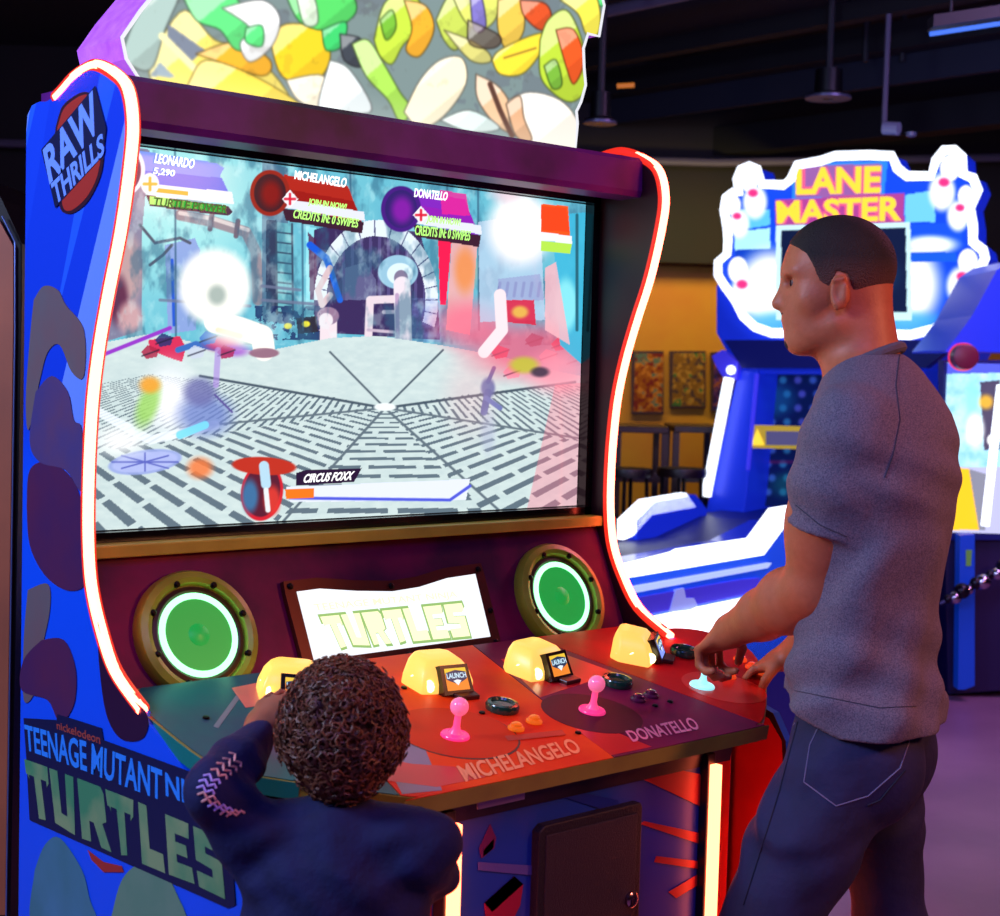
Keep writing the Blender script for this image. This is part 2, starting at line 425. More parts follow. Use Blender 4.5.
# ---------------- body behind and between the panels
body = MB(); body.box(K(-A+.001,.03,FL+.05), K(A-.001,.195,2.02)); body.build('cabinet_body', m_dark, cab)
# header box under the marquee
hd = [(-.172,2.015),(-.178,2.03),(-.176,2.105),(-.165,2.116),(.18,2.116),(.18,2.03),(-.02,2.028),(-.10,2.012)]
MB().prism([K(-A+.001,y,z) for y,z in hd], (S*(2*A-.002),0,0)).build('header_box', m_purple, cab)
# ---------------- television
W2 = .71; ZT, ZB = 2.005, 1.205
bz = MB()
for a,b in (((-A+.002,-.030,ZB-.045),(A-.002,.03,ZB-.002)), ((-A+.002,-.030,ZT+.002),(A-.002,.03,ZT+.028)),
            ((-A+.002,-.030,ZB-.045),(-W2-.002,.03,ZT+.028)), ((W2+.002,-.030,ZB-.045),(A-.002,.03,ZT+.028))):
    bz.box(K(*a),K(*b))
bz.build('screen_bezel', m_blackgloss, cab)

T = Plate(K(-W2,0,ZB), (1,0,0), (0,0,1), S*2*W2, S*(ZT-ZB), 760, 430, (120,200,214))
x,y = T.x,T.y
def game_scene(T):
    x,y = T.x,T.y
    wall = np.array([.38,.72,.78])
    T.mix(np.ones(x.shape)*.55*fbm(x/30,y/30,3), (60,150,190))
    T.ell(175,190,90,90,(190,246,240),.7,soft=.7)
    # left machinery wall
    T.poly([(90,140),(150,150),(142,230),(142,330),(95,345)],(130,120,150),.9)
    T.ell(128,270,14,34,(196,160,160),.9,soft=.4); T.ell(118,300,10,24,(90,40,70),.9,soft=.4); T.ell(130,318,12,16,(220,170,170),.8,soft=.4)
    T.poly([(165,245),(195,238),(200,250),(196,330),(168,334)],(140,160,220),.9); T.line([(172,260),(174,325)],3,(40,90,210))
    # grey pipe
    T.line([(180,215),(214,222),(246,232),(256,252),(258,300)],11,(150,140,150)); T.line([(180,213),(214,219),(248,230)],4,(216,206,206))
    T.line([(212,214),(210,229)],5,(110,100,116)); T.line([(238,221),(236,236)],5,(110,100,116))
    T.line([(140,225),(155,243),(180,238),(190,243)],3,(80,90,110)); T.line([(150,265),(163,255),(172,245)],3,(80,90,110))
    # column, ladder
    T.poly([(262,160),(288,168),(288,325),(262,320)],(84,110,140),.85); T.poly([(266,220),(276,220),(276,310),(266,310)],(38,46,76),.8)
    T.poly([(276,222),(292,224),(293,312),(277,312)],(110,186,196),.9)
    for k in range(9): T.line([(276,232+k*10),(292,234+k*10)],1.6,(56,72,96))
    T.line([(276,222),(277,314)],2,(56,72,96)); T.line([(292,224),(293,314)],2,(56,72,96))
    T.poly([(306,226),(316,228),(316,330),(306,330)],(150,230,240),.8)
    # tunnel mouth
    T.poly([(314,332),(314,230),(340,222),(420,232),(438,300),(440,340)],(58,44,92),1)
    T.poly([(308,232),(316,240),(318,300),(310,300)],(80,30,70),.8)
    th = np.degrees(np.arctan2(300-y, x-376)); r = np.hypot((x-376)/62,(y-300)/80)
    ring = ((r<1.0)&(r>.80)&(th>-25)&(th<205)).astype(float); T.mix(ring,(226,236,246))
    T.mix(ring*((np.abs((th%13)-6.5)>5.9)),(90,90,130))
    ins = ((r<.80)&(y<300)).astype(float); T.mix(ins,(60,50,98)); T.mix(ins*((x%9)<3),(86,76,130))
    T.line([(310,245),(326,258),(330,268)],7,(20,90,220)); T.line([(328,262),(340,300)],6,(30,100,220))
    T.poly([(345,268),(365,262),(376,280),(376,300),(345,300)],(96,96,140),1)
    T.ell(398,272,20,17,(150,196,220),1); T.ell(400,274,13,11,(220,240,248),1); T.ell(401,278,7,8,(130,120,150),1)
    # small pipes at the mouth
    T.line([(368,345),(370,300),(398,299)],8,(232,214,224)); T.line([(384,312),(398,312)],4,(200,180,200)); T.line([(368,330),(394,332)],3,(200,180,200))
    T.line([(402,285),(404,355)],17,(236,224,234)); T.line([(397,295),(398,352)],4,(190,160,196)); T.ell(404,356,14,5,(96,66,92),1); T.line([(394,350),(414,350)],6,(200,180,200))
    T.line([(330,268),(318,290),(322,305),(330,295)],6,(216,190,196)); T.line([(328,320),(328,348)],18,(236,220,228)); T.ell(326,350,12,5,(110,80,110),1); T.ell(328,316,11,9,(150,120,150),1); T.ell(326,320,7,7,(236,220,228),1)
    # dark machinery band behind the floor
    m = ((y>306)&(y<340)&(x<320)&(x>255)).astype(float); T.mix(m*.8*(fbm(x/7,y/7,5)>.45),(24,40,90))
    T.poly([(296,318),(316,316),(318,332),(298,334)],(46,46,60),1); T.ell(288,326,4,3,(240,230,60),1); T.ell(306,324,4,3,(240,230,60),1)
    m = ((y>298)&(y<342)&(x>412)&(x<446)).astype(float); T.mix(m*.8*fbm(x/5,y/5,8),(120,140,210))
    m = ((y>150)&(y<345)).astype(float); T.mix(m*.55*np.clip((fbm(x/14+9,y/26,17)-.46)*6,0,1),(50,100,130)); T.mix(m*.30*np.clip((fbm(x/10+5,y/16,23)-.52)*6,0,1),(220,250,250))
    for q in ((175,150,350),(302,160,330),(350,160,215),(447,180,235),(478,190,330)): T.line([(q[0],q[1]),(q[0]+1,q[2])],2,(50,90,120),.7)
    for q in ((160,300,250,306),(262,300,314,304),(262,286,300,290)): T.line([(q[0],q[1]),(q[2],q[3])],3,(110,120,150),.8)
    # floor
    top = [(90,345),(150,334),(210,345),(262,352),(330,338),(380,336),(440,345),(500,356),(560,372),(592,378),(592,540),(80,560),(80,345)]
    T.poly(top,(212,228,226),1); fl = T.inside(top)
    T.mix(fl*.35*fbm(x/9,y/4,11),(150,176,186))
    cx,cy = 385,408
    T.line([(cx,cy),(330,352)],2,(86,100,112)); T.line([(cx,cy),(443,350)],2,(86,100,112))
    # slotted plates: floor plan coordinates around the centre
    dx = (x-cx)
    Zf = 1/np.maximum(y-300,5); U = dx*Zf; Vv = 230*(1/(cy-300)-Zf)
    ang = np.degrees(np.arctan2(Vv, U))
    slot_area = T.inside([(80,388),(150,374),(200,380),(385,404),(560,384),(592,388),(592,540),(80,560)]) & fl
    a2 = np.where(ang<-90, ang+360, ang)
    for lo,hi,mid in ((-20,20,-4),(20,66,66),(66,114,90),(114,162,114),(162,204,184)):
        mk = slot_area & (a2>=lo)&(a2<hi)
        c,s_ = math.cos(math.radians(mid)),math.sin(math.radians(mid))
        r_ = U*c+Vv*s_; t_ = -U*s_+Vv*c
        row = np.floor(r_*14); fr = r_*14-row; ft = (t_*3.0+(row*.37)%1)%1
        T.mix((mk&(fr>.34)&(fr<.72)&(ft>.14)).astype(float)*.72,(56,74,92))
    for q in ((80,388),(120,540),(592,540),(592,386),(240,540),(600,460)):
        pass
    T.line([(cx,cy),(262,545)],2.5,(96,112,124)); T.line([(cx,cy),(512,522)],2.5,(96,112,124)); T.line([(cx,cy),(200,376)],2.5,(70,86,100)); T.line([(cx,cy),(575,382)],2.5,(70,86,100))
    T.line([(cx,cy),(180,428)],2,(96,112,124)); T.line([(cx,cy),(590,440)],2,(96,112,124))
    T.ell(cx,cy-1,11,4,(236,244,244),1)
    # big white pipe
    T.line([(215,322),(240,328),(262,336),(264,350)],22,(252,246,240)); T.ell(264,353,15,5,(150,110,130),1); T.line([(218,330),(240,336)],5,(240,190,120),.7)
    # clutter on left
    T.line([(100,356),(170,328)],4,(150,60,200)); T.poly([(148,340),(180,336),(186,348),(182,362),(170,358),(150,350)],(214,50,90),1)
    T.line([(178,350),(196,344),(214,348)],6,(60,110,190)); T.ell(222,344,16,7,(200,50,110),.9,soft=.5); T.ell(236,350,12,6,(150,60,200),.7,soft=.6)
    for k,(a,b,c_) in enumerate(((150,352,(170,40,70)),(164,340,(40,50,110)),(196,352,(200,210,230)),(208,338,(60,110,200)),(226,352,(170,40,90)),(500,352,(220,40,70)),(548,356,(240,200,210)),(560,344,(200,30,60)),(534,340,(60,60,90)),(512,372,(250,160,180)),(575,360,(80,160,190)))):
        T.poly([(a-9,b),(a-2,b-7),(a+9,b-3),(a+7,b+5),(a-4,b+7)],c_,.85); T.line([(a-8,b+4),(a+9,b-2)],1.5,(30,30,50),.7)
    # generic energy burst, shield plate
    T.ell(145,462,37,12,(150,166,226),.9,-8); T.ell(145,462,33,9.5,(180,190,240),.8,-8)
    for a in range(0,360,45): T.line([(145,462),(145+33*math.cos(math.radians(a)),462+9*math.sin(math.radians(a)))],1.5,(90,100,190))
    T.ell(170,400,22,30,(250,250,255),.95,soft=.8); T.ell(120,440,22,14,(250,250,250),.9,soft=.8); T.line([(95,410),(150,440),(215,425)],9,(240,248,255),.8)
    T.ell(205,415,26,20,(110,130,200),.8,soft=.5); T.ell(200,392,16,14,(110,112,170),.85,soft=.4); T.ell(148,405,10,22,(150,210,90),.8,20,soft=.5); T.ell(150,385,10,8,(240,160,50),.9,soft=.5)
    T.line([(205,425),(180,435)],8,(120,220,250),.9); T.ell(200,468,12,10,(240,120,60),.85,soft=.5); T.line([(218,350),(216,385)],6,(170,140,220),.7); T.line([(215,395),(232,412)],2,(90,80,150))
    T.ell(488,388,7,10,(96,104,160),.9,soft=.3); T.line([(488,392),(484,412)],7,(96,104,160)); T.line([(486,398),(500,408)],5,(110,120,180)); T.line([(494,368),(488,382)],4,(96,104,160)); T.ell(488,432,7,20,(170,180,210),.5,soft=.6)
    # right, pink lit area
    T.poly([(438,235),(452,236),(446,305),(440,305)],(240,30,80),1)
    T.poly([(452,236),(478,238),(470,335),(446,330)],(236,170,170),.9); T.ell(465,270,10,22,(236,140,70),.8,soft=.5)
    T.ell(470,325,34,22,(244,110,140),.75,soft=.6); T.ell(530,350,56,26,(240,90,120),.75,soft=.6); T.ell(560,372,30,20,(248,150,170),.8,soft=.6)
    T.poly([(478,222),(540,212),(545,320),(480,322)],(186,206,232),.75)
    for k in range(6): T.line([(500+k*8,283),(498+k*8,296)],3,(120,130,180))
    T.poly([(498,279),(540,274),(544,300),(500,304)],(150,160,206),.7)
    T.poly([(502,300),(534,300),(536,325),(504,322)],(214,40,70),.9); T.ell(520,312,8,6,(230,190,80),.9,soft=.4)
    T.line([(500,295),(502,330),(484,352)],12,(248,226,232)); T.ell(524,365,14,8,(190,190,60),.9,soft=.4); T.ell(540,372,9,5,(40,40,60),.8,soft=.4)
    T.poly([(552,215),(590,212),(588,370),(560,345)],(60,180,216),.9); T.ell(566,305,11,26,(140,232,240),.9,soft=.3); T.line([(577,215),(577,330)],3,(40,100,120)); T.poly([(545,268),(556,262),(570,345),(545,330)],(244,180,190),.85)
    T.ell(470,395,22,34,(250,170,180),.25,soft=.8); T.poly([(555,385),(592,382),(592,540),(520,540)],(250,120,140),.38)
    # bright white discs and soft blobs
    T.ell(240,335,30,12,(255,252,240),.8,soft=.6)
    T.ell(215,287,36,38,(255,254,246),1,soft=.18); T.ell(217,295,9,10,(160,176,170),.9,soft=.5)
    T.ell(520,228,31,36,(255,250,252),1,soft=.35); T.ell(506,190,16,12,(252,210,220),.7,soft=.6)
    # HUD blocks
    def hud(px,py,main,dark,w=92,portrait=True,bar=None):
        sl = .18
        q = lambda a,b: (px+a, py+b+a*sl)
        T.poly([q(14,-18),q(w-8,-18),q(w-4,-8),q(w+6,16),q(12,14)],main,1)
        T.poly([q(14,-4),q(w-2,-4),q(w+5,13),q(12,13)],dark,.8)
        T.poly([q(10,6),q(w+8,5),q(w+9,14),q(12,15)],(226,230,244),1)
        T.poly([q(12,16),q(w+8,15),q(w+6,27),q(16,28)],(60,30,50),1)
        T.ell(px,py+3,20,23,(150,40,30) if portrait==1 else (70,30,130),1); T.ell(px,py+3,16,19,(60,30,40) if portrait==1 else (50,34,110),1); T.ell(px+1,py+4,10,13,dark,.8,soft=.5)
        T.poly([(px+20,py),(px+28,py+9),(px+20,py+18),(px+12,py+9)],(240,240,246),1); T.line([(px+20,py+4),(px+20,py+14)],2.5,(220,30,60)); T.line([(px+15,py+9),(px+25,py+9)],2.5,(220,30,60))
    hud(270,190,(176,40,30),(150,24,22),86,1)
    hud(401,206,(130,40,190),(150,30,180),72,2)
    T.poly([(440,190),(466,194),(470,216),(442,214)],(236,40,150),.8)
    T.poly([(541,204),(568,206),(570,236),(541,232)],(240,86,30),1); T.poly([(541,206),(566,208),(570,232),(542,230)],(250,60,30),.6); T.poly([(541,232),(572,236),(572,244),(541,240)],(236,240,250),1); T.poly([(541,241),(572,244),(570,254),(541,251)],(180,230,80),1)
    # player one block
    T.poly([(135,150),(216,163),(224,168),(220,176),(230,194),(140,184)],(120,150,236),1); T.poly([(138,170),(222,178),(228,192),(140,184)],(90,116,226),1)
    T.poly([(150,184),(232,192),(234,204),(150,196)],(236,240,252),1); T.poly([(152,187),(188,191),(188,196),(152,192)],(246,178,60),1)
    T.poly([(146,195),(228,206),(233,212),(228,216),(150,206)],(60,40,70),1); T.poly([(172,199),(226,207),(226,213),(172,206)],(40,170,60),1); T.poly([(150,196),(172,199),(172,207),(150,204)],(180,240,120),1)
    T.ell(122,170,23,27,(230,236,250),1); T.ell(121,170,20,24,(80,30,80),1); T.ell(150,184,9,11,(236,240,246),1); T.line([(150,178),(150,190)],3,(246,178,60)); T.line([(144,184),(156,184)],3,(246,178,60))
    # bottom block
    T.ell(262,492,21,29,(210,34,50),1,8); T.ell(262,491,18,26,(90,30,50),1,8); T.ell(250,496,8,16,(60,120,170),.9,soft=.4); T.ell(272,500,8,14,(226,60,50),.9,soft=.4)
    T.ell(264,466,32,9,(190,50,34),1,3); T.line([(264,466),(266,484)],10,(180,216,236)); T.line([(266,490),(268,510)],5,(230,236,240))
    T.poly([(296,473),(306,470),(362,468),(354,482),(296,486)],(40,22,54),1)
    T.poly([(286,487),(470,479),(466,500),(290,502)],(228,234,250),1); T.line([(290,498),(450,500),(470,486)],3,(80,90,220)); T.poly([(285,489),(314,488),(314,498),(286,499)],(240,120,30),1)
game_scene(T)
m_tv = attr_mat('television_picture', 1.08, 0, .12)
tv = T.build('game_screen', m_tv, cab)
tvf = lambda px,py: on(1, -.002, px, py)
m_wtxt = glow('white_screen_text', (1,1,1), 1.3); m_gtxt = glow('green_screen_text', (.45,1,.2), 1.2); m_ytxt = glow('dark_screen_text', (.02,.2,.04), .6, (10,30,10))
def tvtext(s, a, b, c, d, m, bold=.03): lettering('screen_lettering', s, [tvf(*a),tvf(*b),tvf(*c),tvf(*d)], m, tv, .0005, 0, bold, .2)
tvtext('LEONARDO',(154,163),(194,169),(195,159),(155,153),m_wtxt)
tvtext('5,290',(153,175),(175,178),(175,170),(153,167),m_wtxt)
tvtext('TURTLE POWER',(154,206),(227,214),(227,205),(154,197),m_ytxt,.02)
tvtext('MICHELANGELO',(294,179),(346,188),(347,178),(294,170),m_wtxt)
tvtext('JOIN IN NOW!',(308,206),(346,212),(347,204),(308,198),m_gtxt)
tvtext('CREDITS IN: 0 SWIPES',(293,218),(358,228),(359,219),(294,209),m_gtxt,.02)
tvtext('DONATELLO',(414,197),(447,201),(448,192),(414,188),m_wtxt)
tvtext('JOIN IN NOW!',(426,224),(460,228),(461,219),(427,215),m_gtxt)
tvtext('CREDITS IN: 0 SWIPES',(415,235),(470,241),(471,231),(415,225),m_gtxt,.02)
tvtext('CIRCUS FOXX',(303,483),(352,480),(355,471),(305,474),m_wtxt,.03)
# glass front
# ---------------- trim bar, speaker wall
MB().box(K(-A+.002,-.075,1.155),K(A-.002,-.03,1.182)).build('trim_bar', m_bronze, cab, bevel=.003)
def FP(z): return .084+(1.076-z)*.46          # slanted wall: distance in front of the screen
slab = [(-FP(1.155),1.155),(-FP(.88),.88),(.03,.88),(.03,1.155)]
MB().prism([K(-A+.001,y,z) for y,z in slab],(S*(2*A-.002),0,0)).build('speaker_wall', m_plum, cab)
nW = np.array([0,-1.,-.46*-1]); nW = np.array([0,-1,.46]); nW = nW/np.linalg.norm(nW)      # facing the player and up
pW = np.array(K(0,-FP(1.0),1.0))
upW = np.array([0,.46,1.0]); upW /= np.linalg.norm(upW)
def wallP(px,py,off=0): return onp(nW, pW+nW*off, px, py)
m_bronze_ring = mat('olive_bronze_ring', (160,184,50), .35, .1, noise=(15,(130,140,36),.3))
m_green = glow('green_lit_cone', (.01,.50,.07), .55, (20,110,50)); m_greenring = glow('green_white_led', (.30,1.0,.45), 2.6)
m_darkring = mat('dark_ring', (70,44,26), .4, .3)
for sx in (-.527,.527):
    c = np.array(K(sx,-FP(.985),.985)); r = S
    sp_ = MB().lathe([(r*.142,.0),(r*.142,.012),(r*.136,.022),(r*.122,.026),(r*.112,.022),(r*.108,.012),(r*.104,.012)], c, nW, n=48).build('speaker_ring', m_bronze_ring, cab, smooth=True)
    MB().lathe([(r*.106,.004),(r*.106,.014),(r*.097,.016),(r*.090,.012),(r*.088,.006)], c, nW, n=48).build('inner_ring', m_darkring, sp_, smooth=True)
    MB().lathe([(r*.091,.005),(r*.091,.016),(r*.086,.020),(r*.078,.016),(r*.076,.006)], c, nW, n=48).build('light_ring', m_greenring, sp_, smooth=True)
    MB().lathe([(r*.078,.015),(r*.060,.009),(r*.036,.008),(r*.030,.013),(r*.016,.018),(.0001,.020)], c, nW, n=40).build('speaker_cone', m_green, sp_, smooth=True)
    for k in range(8):
        a = k*math.pi/4+.3; d = np.array([math.cos(a),0,0])+upW*math.sin(a)
        MB().lathe([(.006,.010),(.006,.016),(.003,.018),(.0001,.018)], c+d*r*.114+nW*.010, nW, n=8).build('screw', m_screw, sp_)
# lit name plate
def wq(u,z): return np.array(K(u,-FP(z),z))
pl = [(-.29,1.076),(-.20,1.078),(-.10,1.066),(0,1.058),(.08,1.062),(.17,1.076),(.29,1.080),(.292,1.06),(.288,.905),(.284,.885),(-.27,.885),(-.286,.90),(-.292,1.05)]
m_plateframe = mat('dark_bronze_frame', (92,44,30), .35, .5)
frame = MB().prism([wq(u,z)+nW*.001 for u,z in pl], nW*.012).build('name_plate_frame', m_plateframe, cab)
pin = [(-.262,1.052),(-.20,1.054),(-.10,1.042),(0,1.034),(.08,1.038),(.17,1.052),(.262,1.056),(.258,.912),(-.258,.908)]
MB().prism([wq(u,z)+nW*.0125 for u,z in pin], nW*.002).build('lit_plate', glow('white_lit_plate',(.88,.92,1.0),1.1), frame)
m_ylet = glow('cream_lit_lettering', (1.0,1.0,.60), 1.1); m_gout = glow('green_lit_outline', (.42,.72,.22), .75)
wp = lambda px,py: wallP(px,py,.0155)
for k,ch in enumerate('TURTLES'):
    u0,u1 = k/7+.006,(k+1)/7-.008
    def pq(u,w): a = np.array((333,649))*(1-u)+np.array((471,636))*u; b = np.array((319,617))*(1-u)+np.array((463,603))*u; return wp(*(a*(1-w)+b*w))
    glyph('plate_lettering', ch, [pq(u0,0),pq(u1,0),pq(u1,1),pq(u0,1)], m_gout, frame, .0004, .0004, .16)
    glyph('plate_lettering', ch, [pq(u0,0),pq(u1,0),pq(u1,1),pq(u0,1)], m_ylet, frame, .0010, .0004)
lettering('plate_lettering','TEENAGE MUTANT NINJA',[wp(316,613),wp(458,599),wp(456,591),wp(313,604)], m_ylet, frame, .0004, 0, .01)
for u,z in ((-.276,1.064),(.276,1.066),(0,1.046),(-.272,.898),(.272,.898),(0,.895),(.288,.97)):
    MB().lathe([(.0065,0),(.0065,.003),(.003,.005),(.0001,.005)], wq(min(u,.28),z)+nW*.013, nW, n=8).build('screw', m_screw, frame)

# ---------------- marquee
m_mqside = mat('violet_print_side', (176,84,220), .4, noise=(40,(208,124,236),.2), emit=(.45,.10,.75), es=.35)
mo = [(-.655,2.118),(-.69,2.16),(-.70,2.20),(-.66,2.26),(-.605,2.33),(-.57,2.42),(-.56,2.55),(-.40,2.66),(-.1,2.72),(.25,2.70),(.45,2.66),(.62,2.58),(.655,2.50),(.64,2.42),(.60,2.42),(.585,2.38),(.59,2.33),(.597,2.29),(.582,2.245),(.567,2.22),(.572,2.19),(.567,2.118)]
MY = -.10
mq = MB().prism([K(u,MY+.004,z) for u,z in mo],(0,S*.19,0)).build('marquee', m_mqside, cab)
Q = Plate(K(-.71,MY,2.11),(1,0,0),(0,0,1),S*1.40,S*.62,560,248,(120,140,140))
def marquee_art(T):
    x,y = T.x,T.y
    n = fbm(x/26+3,y/26,21); n2 = fbm(x/12,y/12,33)
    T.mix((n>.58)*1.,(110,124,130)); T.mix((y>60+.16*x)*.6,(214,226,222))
    def tint(px,py,rx,ry,c,a=1,ang=0,soft=.15): T.ell(px,py,rx,ry,c,a,ang,soft)
    # sweeping paint-like shapes, no figures
    rr = random.Random(11)
    for k in range(60):
        px_ = rr.uniform(150,640); py_ = rr.uniform(-190,-18)+.1*(px_-400)*.6; w_ = rr.uniform(14,34); h_ = rr.uniform(10,26); an = rr.uniform(0,3.14)
        c_ = rr.choice([(250,218,80),(96,226,130),(246,180,60),(244,246,240),(196,226,70),(240,200,150),(120,150,170),(236,96,50)])
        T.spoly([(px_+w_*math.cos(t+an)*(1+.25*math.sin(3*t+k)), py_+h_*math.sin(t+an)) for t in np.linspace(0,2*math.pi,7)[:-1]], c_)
    T.spoly([(160,40),(185,10),(215,40),(250,50),(290,100),(240,96),(190,88),(150,78)],(246,226,110))
    T.poly([(168,24),(205,50),(188,64),(168,48)],(120,132,150)); T.poly([(160,62),(176,78),(150,76)],(150,170,182))
    T.spoly([(120,60),(135,20),(160,-10),(185,-20),(165,30),(150,70)],(170,196,190))
    T.line([(162,36),(196,70)],7,(250,240,180))
    T.spoly([(196,54),(236,42),(270,60),(262,76),(214,60)],(246,180,50)); T.spoly([(190,80),(206,60),(250,74),(300,104),(300,120),(250,104),(190,96)],(250,218,80))
    T.spoly([(270,40),(286,24),(322,30),(330,60),(312,84),(282,76)],(248,206,40)); T.spoly([(286,80),(324,76),(322,108),(298,100)],(250,240,214))
    T.spoly([(180,-10),(225,-10),(250,18),(258,46),(236,50),(220,30),(196,20)],(96,226,130)); T.spoly([(222,8),(262,0),(280,18),(272,46),(250,62),(240,44),(250,28)],(244,246,246)); T.spoly([(246,28),(262,26),(262,46),(246,42)],(90,230,130))
    T.spoly([(284,-10),(344,-10),(356,12),(330,30),(300,22)],(86,214,104)); T.spoly([(296,-6),(312,-8),(318,22),(304,24)],(226,246,220)); T.spoly([(322,30),(346,22),(342,46),(326,50)],(60,206,110))
    T.spoly([(330,60),(350,70),(372,110),(340,112),(318,110)],(232,242,244)); T.spoly([(340,34),(362,40),(362,66),(344,60)],(60,70,80))
    T.spoly([(352,44),(368,40),(384,64),(400,92),(412,110),(400,122),(388,100),(366,76)],(170,226,90)); T.spoly([(404,112),(420,80),(440,60),(462,58),(466,84),(444,116),(420,128)],(250,238,206))
    T.spoly([(374,40),(384,4),(404,-8),(420,2),(424,26),(404,44),(392,64),(380,56)],(196,226,70)); T.spoly([(404,0),(426,6),(434,30),(420,56),(406,50),(412,28)],(244,176,50)); T.spoly([(380,20),(392,10),(396,28),(386,40)],(120,190,60))
    T.spoly([(436,20),(450,-6),(470,-8),(470,30),(456,50),(444,40)],(196,214,90)); T.spoly([(444,30),(470,40),(488,52),(490,62),(470,60)],(214,208,120))
    T.spoly([(450,-10),(498,-10),(496,18),(480,30),(464,20)],(220,226,110)); T.spoly([(470,-6),(480,-8),(486,26),(474,30)],(130,120,200))
    T.spoly([(498,0),(520,-4),(524,30),(508,50),(498,30)],(236,196,80)); T.spoly([(520,0),(546,4),(552,24),(540,30),(524,16)],(220,84,40))
    T.spoly([(492,60),(500,50),(530,36),(548,34),(540,54),(522,74),(500,74)],(250,222,60)); T.line([(504,58),(536,48)],1.5,(130,90,40))
    T.spoly([(540,40),(548,20),(566,10),(580,34),(586,66),(584,92),(570,102),(552,92),(540,74)],(186,216,60)); T.spoly([(556,30),(574,30),(584,60),(574,84),(566,66)],(236,90,36)); T.spoly([(544,66),(556,60),(562,84),(552,88)],(120,180,60))
    T.spoly([(476,74),(500,88),(520,120),(530,138),(500,128),(478,100)],(232,190,150)); T.spoly([(508,100),(530,92),(560,100),(578,122),(578,150),(530,142),(512,130)],(252,244,232)); T.spoly([(506,104),(520,96),(524,118),(532,140),(516,136)],(220,170,130))
    T.spoly([(440,120),(470,110),(500,128),(470,132)],(214,232,228)); T.line([(490,84),(500,110),(512,136)],5,(90,60,50))
    T.spoly([(560,0),(590,-10),(600,10),(598,34),(586,34),(578,14)],(240,226,80)); T.spoly([(468,20),(500,36),(494,48),(470,44)],(96,74,60),.6)
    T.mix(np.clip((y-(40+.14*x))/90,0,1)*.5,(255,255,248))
    T.mix((n2>.66)*.10,(60,50,40))
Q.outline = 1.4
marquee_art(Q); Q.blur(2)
# plate outline as a mask
def inpoly(U,V,pts):
    m = np.zeros(U.shape,bool); n = len(pts)
    for i in range(n):
        x1,y1 = pts[i]; x2,y2 = pts[(i+1)%n]
        if y1==y2: continue
        m ^= ((y1>V)!=(y2>V)) & (U < (x2-x1)*(V-y1)/(y2-y1)+x1)
    return m
msk = inpoly(Q.U/S-.71, Q.V/S+2.11, mo)
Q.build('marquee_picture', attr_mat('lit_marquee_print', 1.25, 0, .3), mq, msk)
MB().tube([K(u,MY,z) for u,z in catmull([(a,b,) for a,b in mo[:-1]],3)] if False else [K(u,MY,z) for u,z in mo], .0035, 6, closed=True).build('marquee_edge', glow('pale_edge_molding',(.9,.92,1),.9), mq)

# ---------------- control deck
SL, ZF, DF = .187, .792, .8254
def dz(y): return ZF+SL*(DF+y)
nD = np.array([0,-SL,1.]); nD /= np.linalg.norm(nD); pD = np.array(K(0,-.5,dz(-.5)))
def D(x,y,off=0): return np.array(K(x,y,dz(y)))+nD*off
def deckP(px,py,off=.0): return onp(nD, pD+nD*off, px, py)
dk = [(-.70,-.20),(-.738,-.26),(-.750,-.34),(-.756,-.50),(-.745,-.57),(-.70,-.64),(-.52,-.795),(-.48,-.820),(-.44,-.8254),(.44,-.8254),(.48,-.815),(.54,-.79),(.66,-.70),(.80,-.58),(.90,-.46),(.925,-.38),(.90,-.30),(.85,-.262),(.78,-.25),(.74,-.245),(.735,-.20)]
dk = [tuple(p) for p in catmull(dk,3)]
deck = MB().prism([D(x,y,-.028) for x,y in dk], nD*.0275).build('control_deck', mat('olive_edge_laminate',(160,150,54),.4,noise=(12,(130,110,44),.3)), cab)
for side_ in (-1,):
    sel = [p for p in dk if p[0]<-.60]
    MB().prism([D(x-.0012/S,y,-.0275) for x,y in sel]+[D(x+.004,y,-.0275) for x,y in sel[::-1]], nD*.0268).build('edge_band', mat('teal_edge_band',(16,120,112),.35), deck)
m_p1 = mat('teal_print', (18,100,98), .4, noise=(6,(46,74,90),.15), spec=.3)
m_p2 = mat('orange_print', (244,74,6), .55, noise=(5,(230,44,4),.1), spec=.2)
m_p3 = mat('purple_print_zone', (130,10,66), .5, noise=(6,(96,6,52),.15), spec=.2)
m_p4 = mat('red_print', (214,10,10), .5, noise=(6,(180,6,10),.15), spec=.2)
def clip_zone(pts_fn):   # keep the deck outline points that lie in a zone, both side lines as (x at back, x at front)
    pass
def zone(lb, lf, rb, rf, m, inner=.006):
    # left line from (lb,-.2) to (lf,-.83); right line likewise. polygon clipping of the outline
    poly = [np.array(p) for p in dk]
    c = np.mean(poly,0); poly = [c+(p-c)*(1-inner) for p in poly]
    def clip(poly, a, b, keep):
        out = []
        f = lambda p: ((b[0]-a[0])*(p[1]-a[1])-(b[1]-a[1])*(p[0]-a[0]))*keep
        for i in range(len(poly)):
            p,q = poly[i],poly[(i+1)%len(poly)]; fp,fq = f(p),f(q)
            if fp>=0: out.append(p)
            if (fp>=0)!=(fq>=0): out.append(p+(q-p)*fp/(fp-fq))
        return out
    if lb is not None: poly = clip(poly,(lb,-.2),(lf,-.83),1)
    if rb is not None: poly = clip(poly,(rb,-.2),(rf,-.83),-1)
    return MB().prism([D(x,y,.0) for x,y in poly], nD*.0012).build('control_overlay', m, deck)
z1 = zone(None,None,-.355,-.515,m_p1); z2 = zone(-.352,-.512,.178,.016,m_p2); z3 = zone(.181,.019,.37,.502,m_p3); z4 = zone(.373,.505,None,None,m_p4)
part(z1, label='teal printed overlay'); part(z2, label='orange printed overlay'); part(z3, label='purple printed overlay'); part(z4, label='red printed overlay')
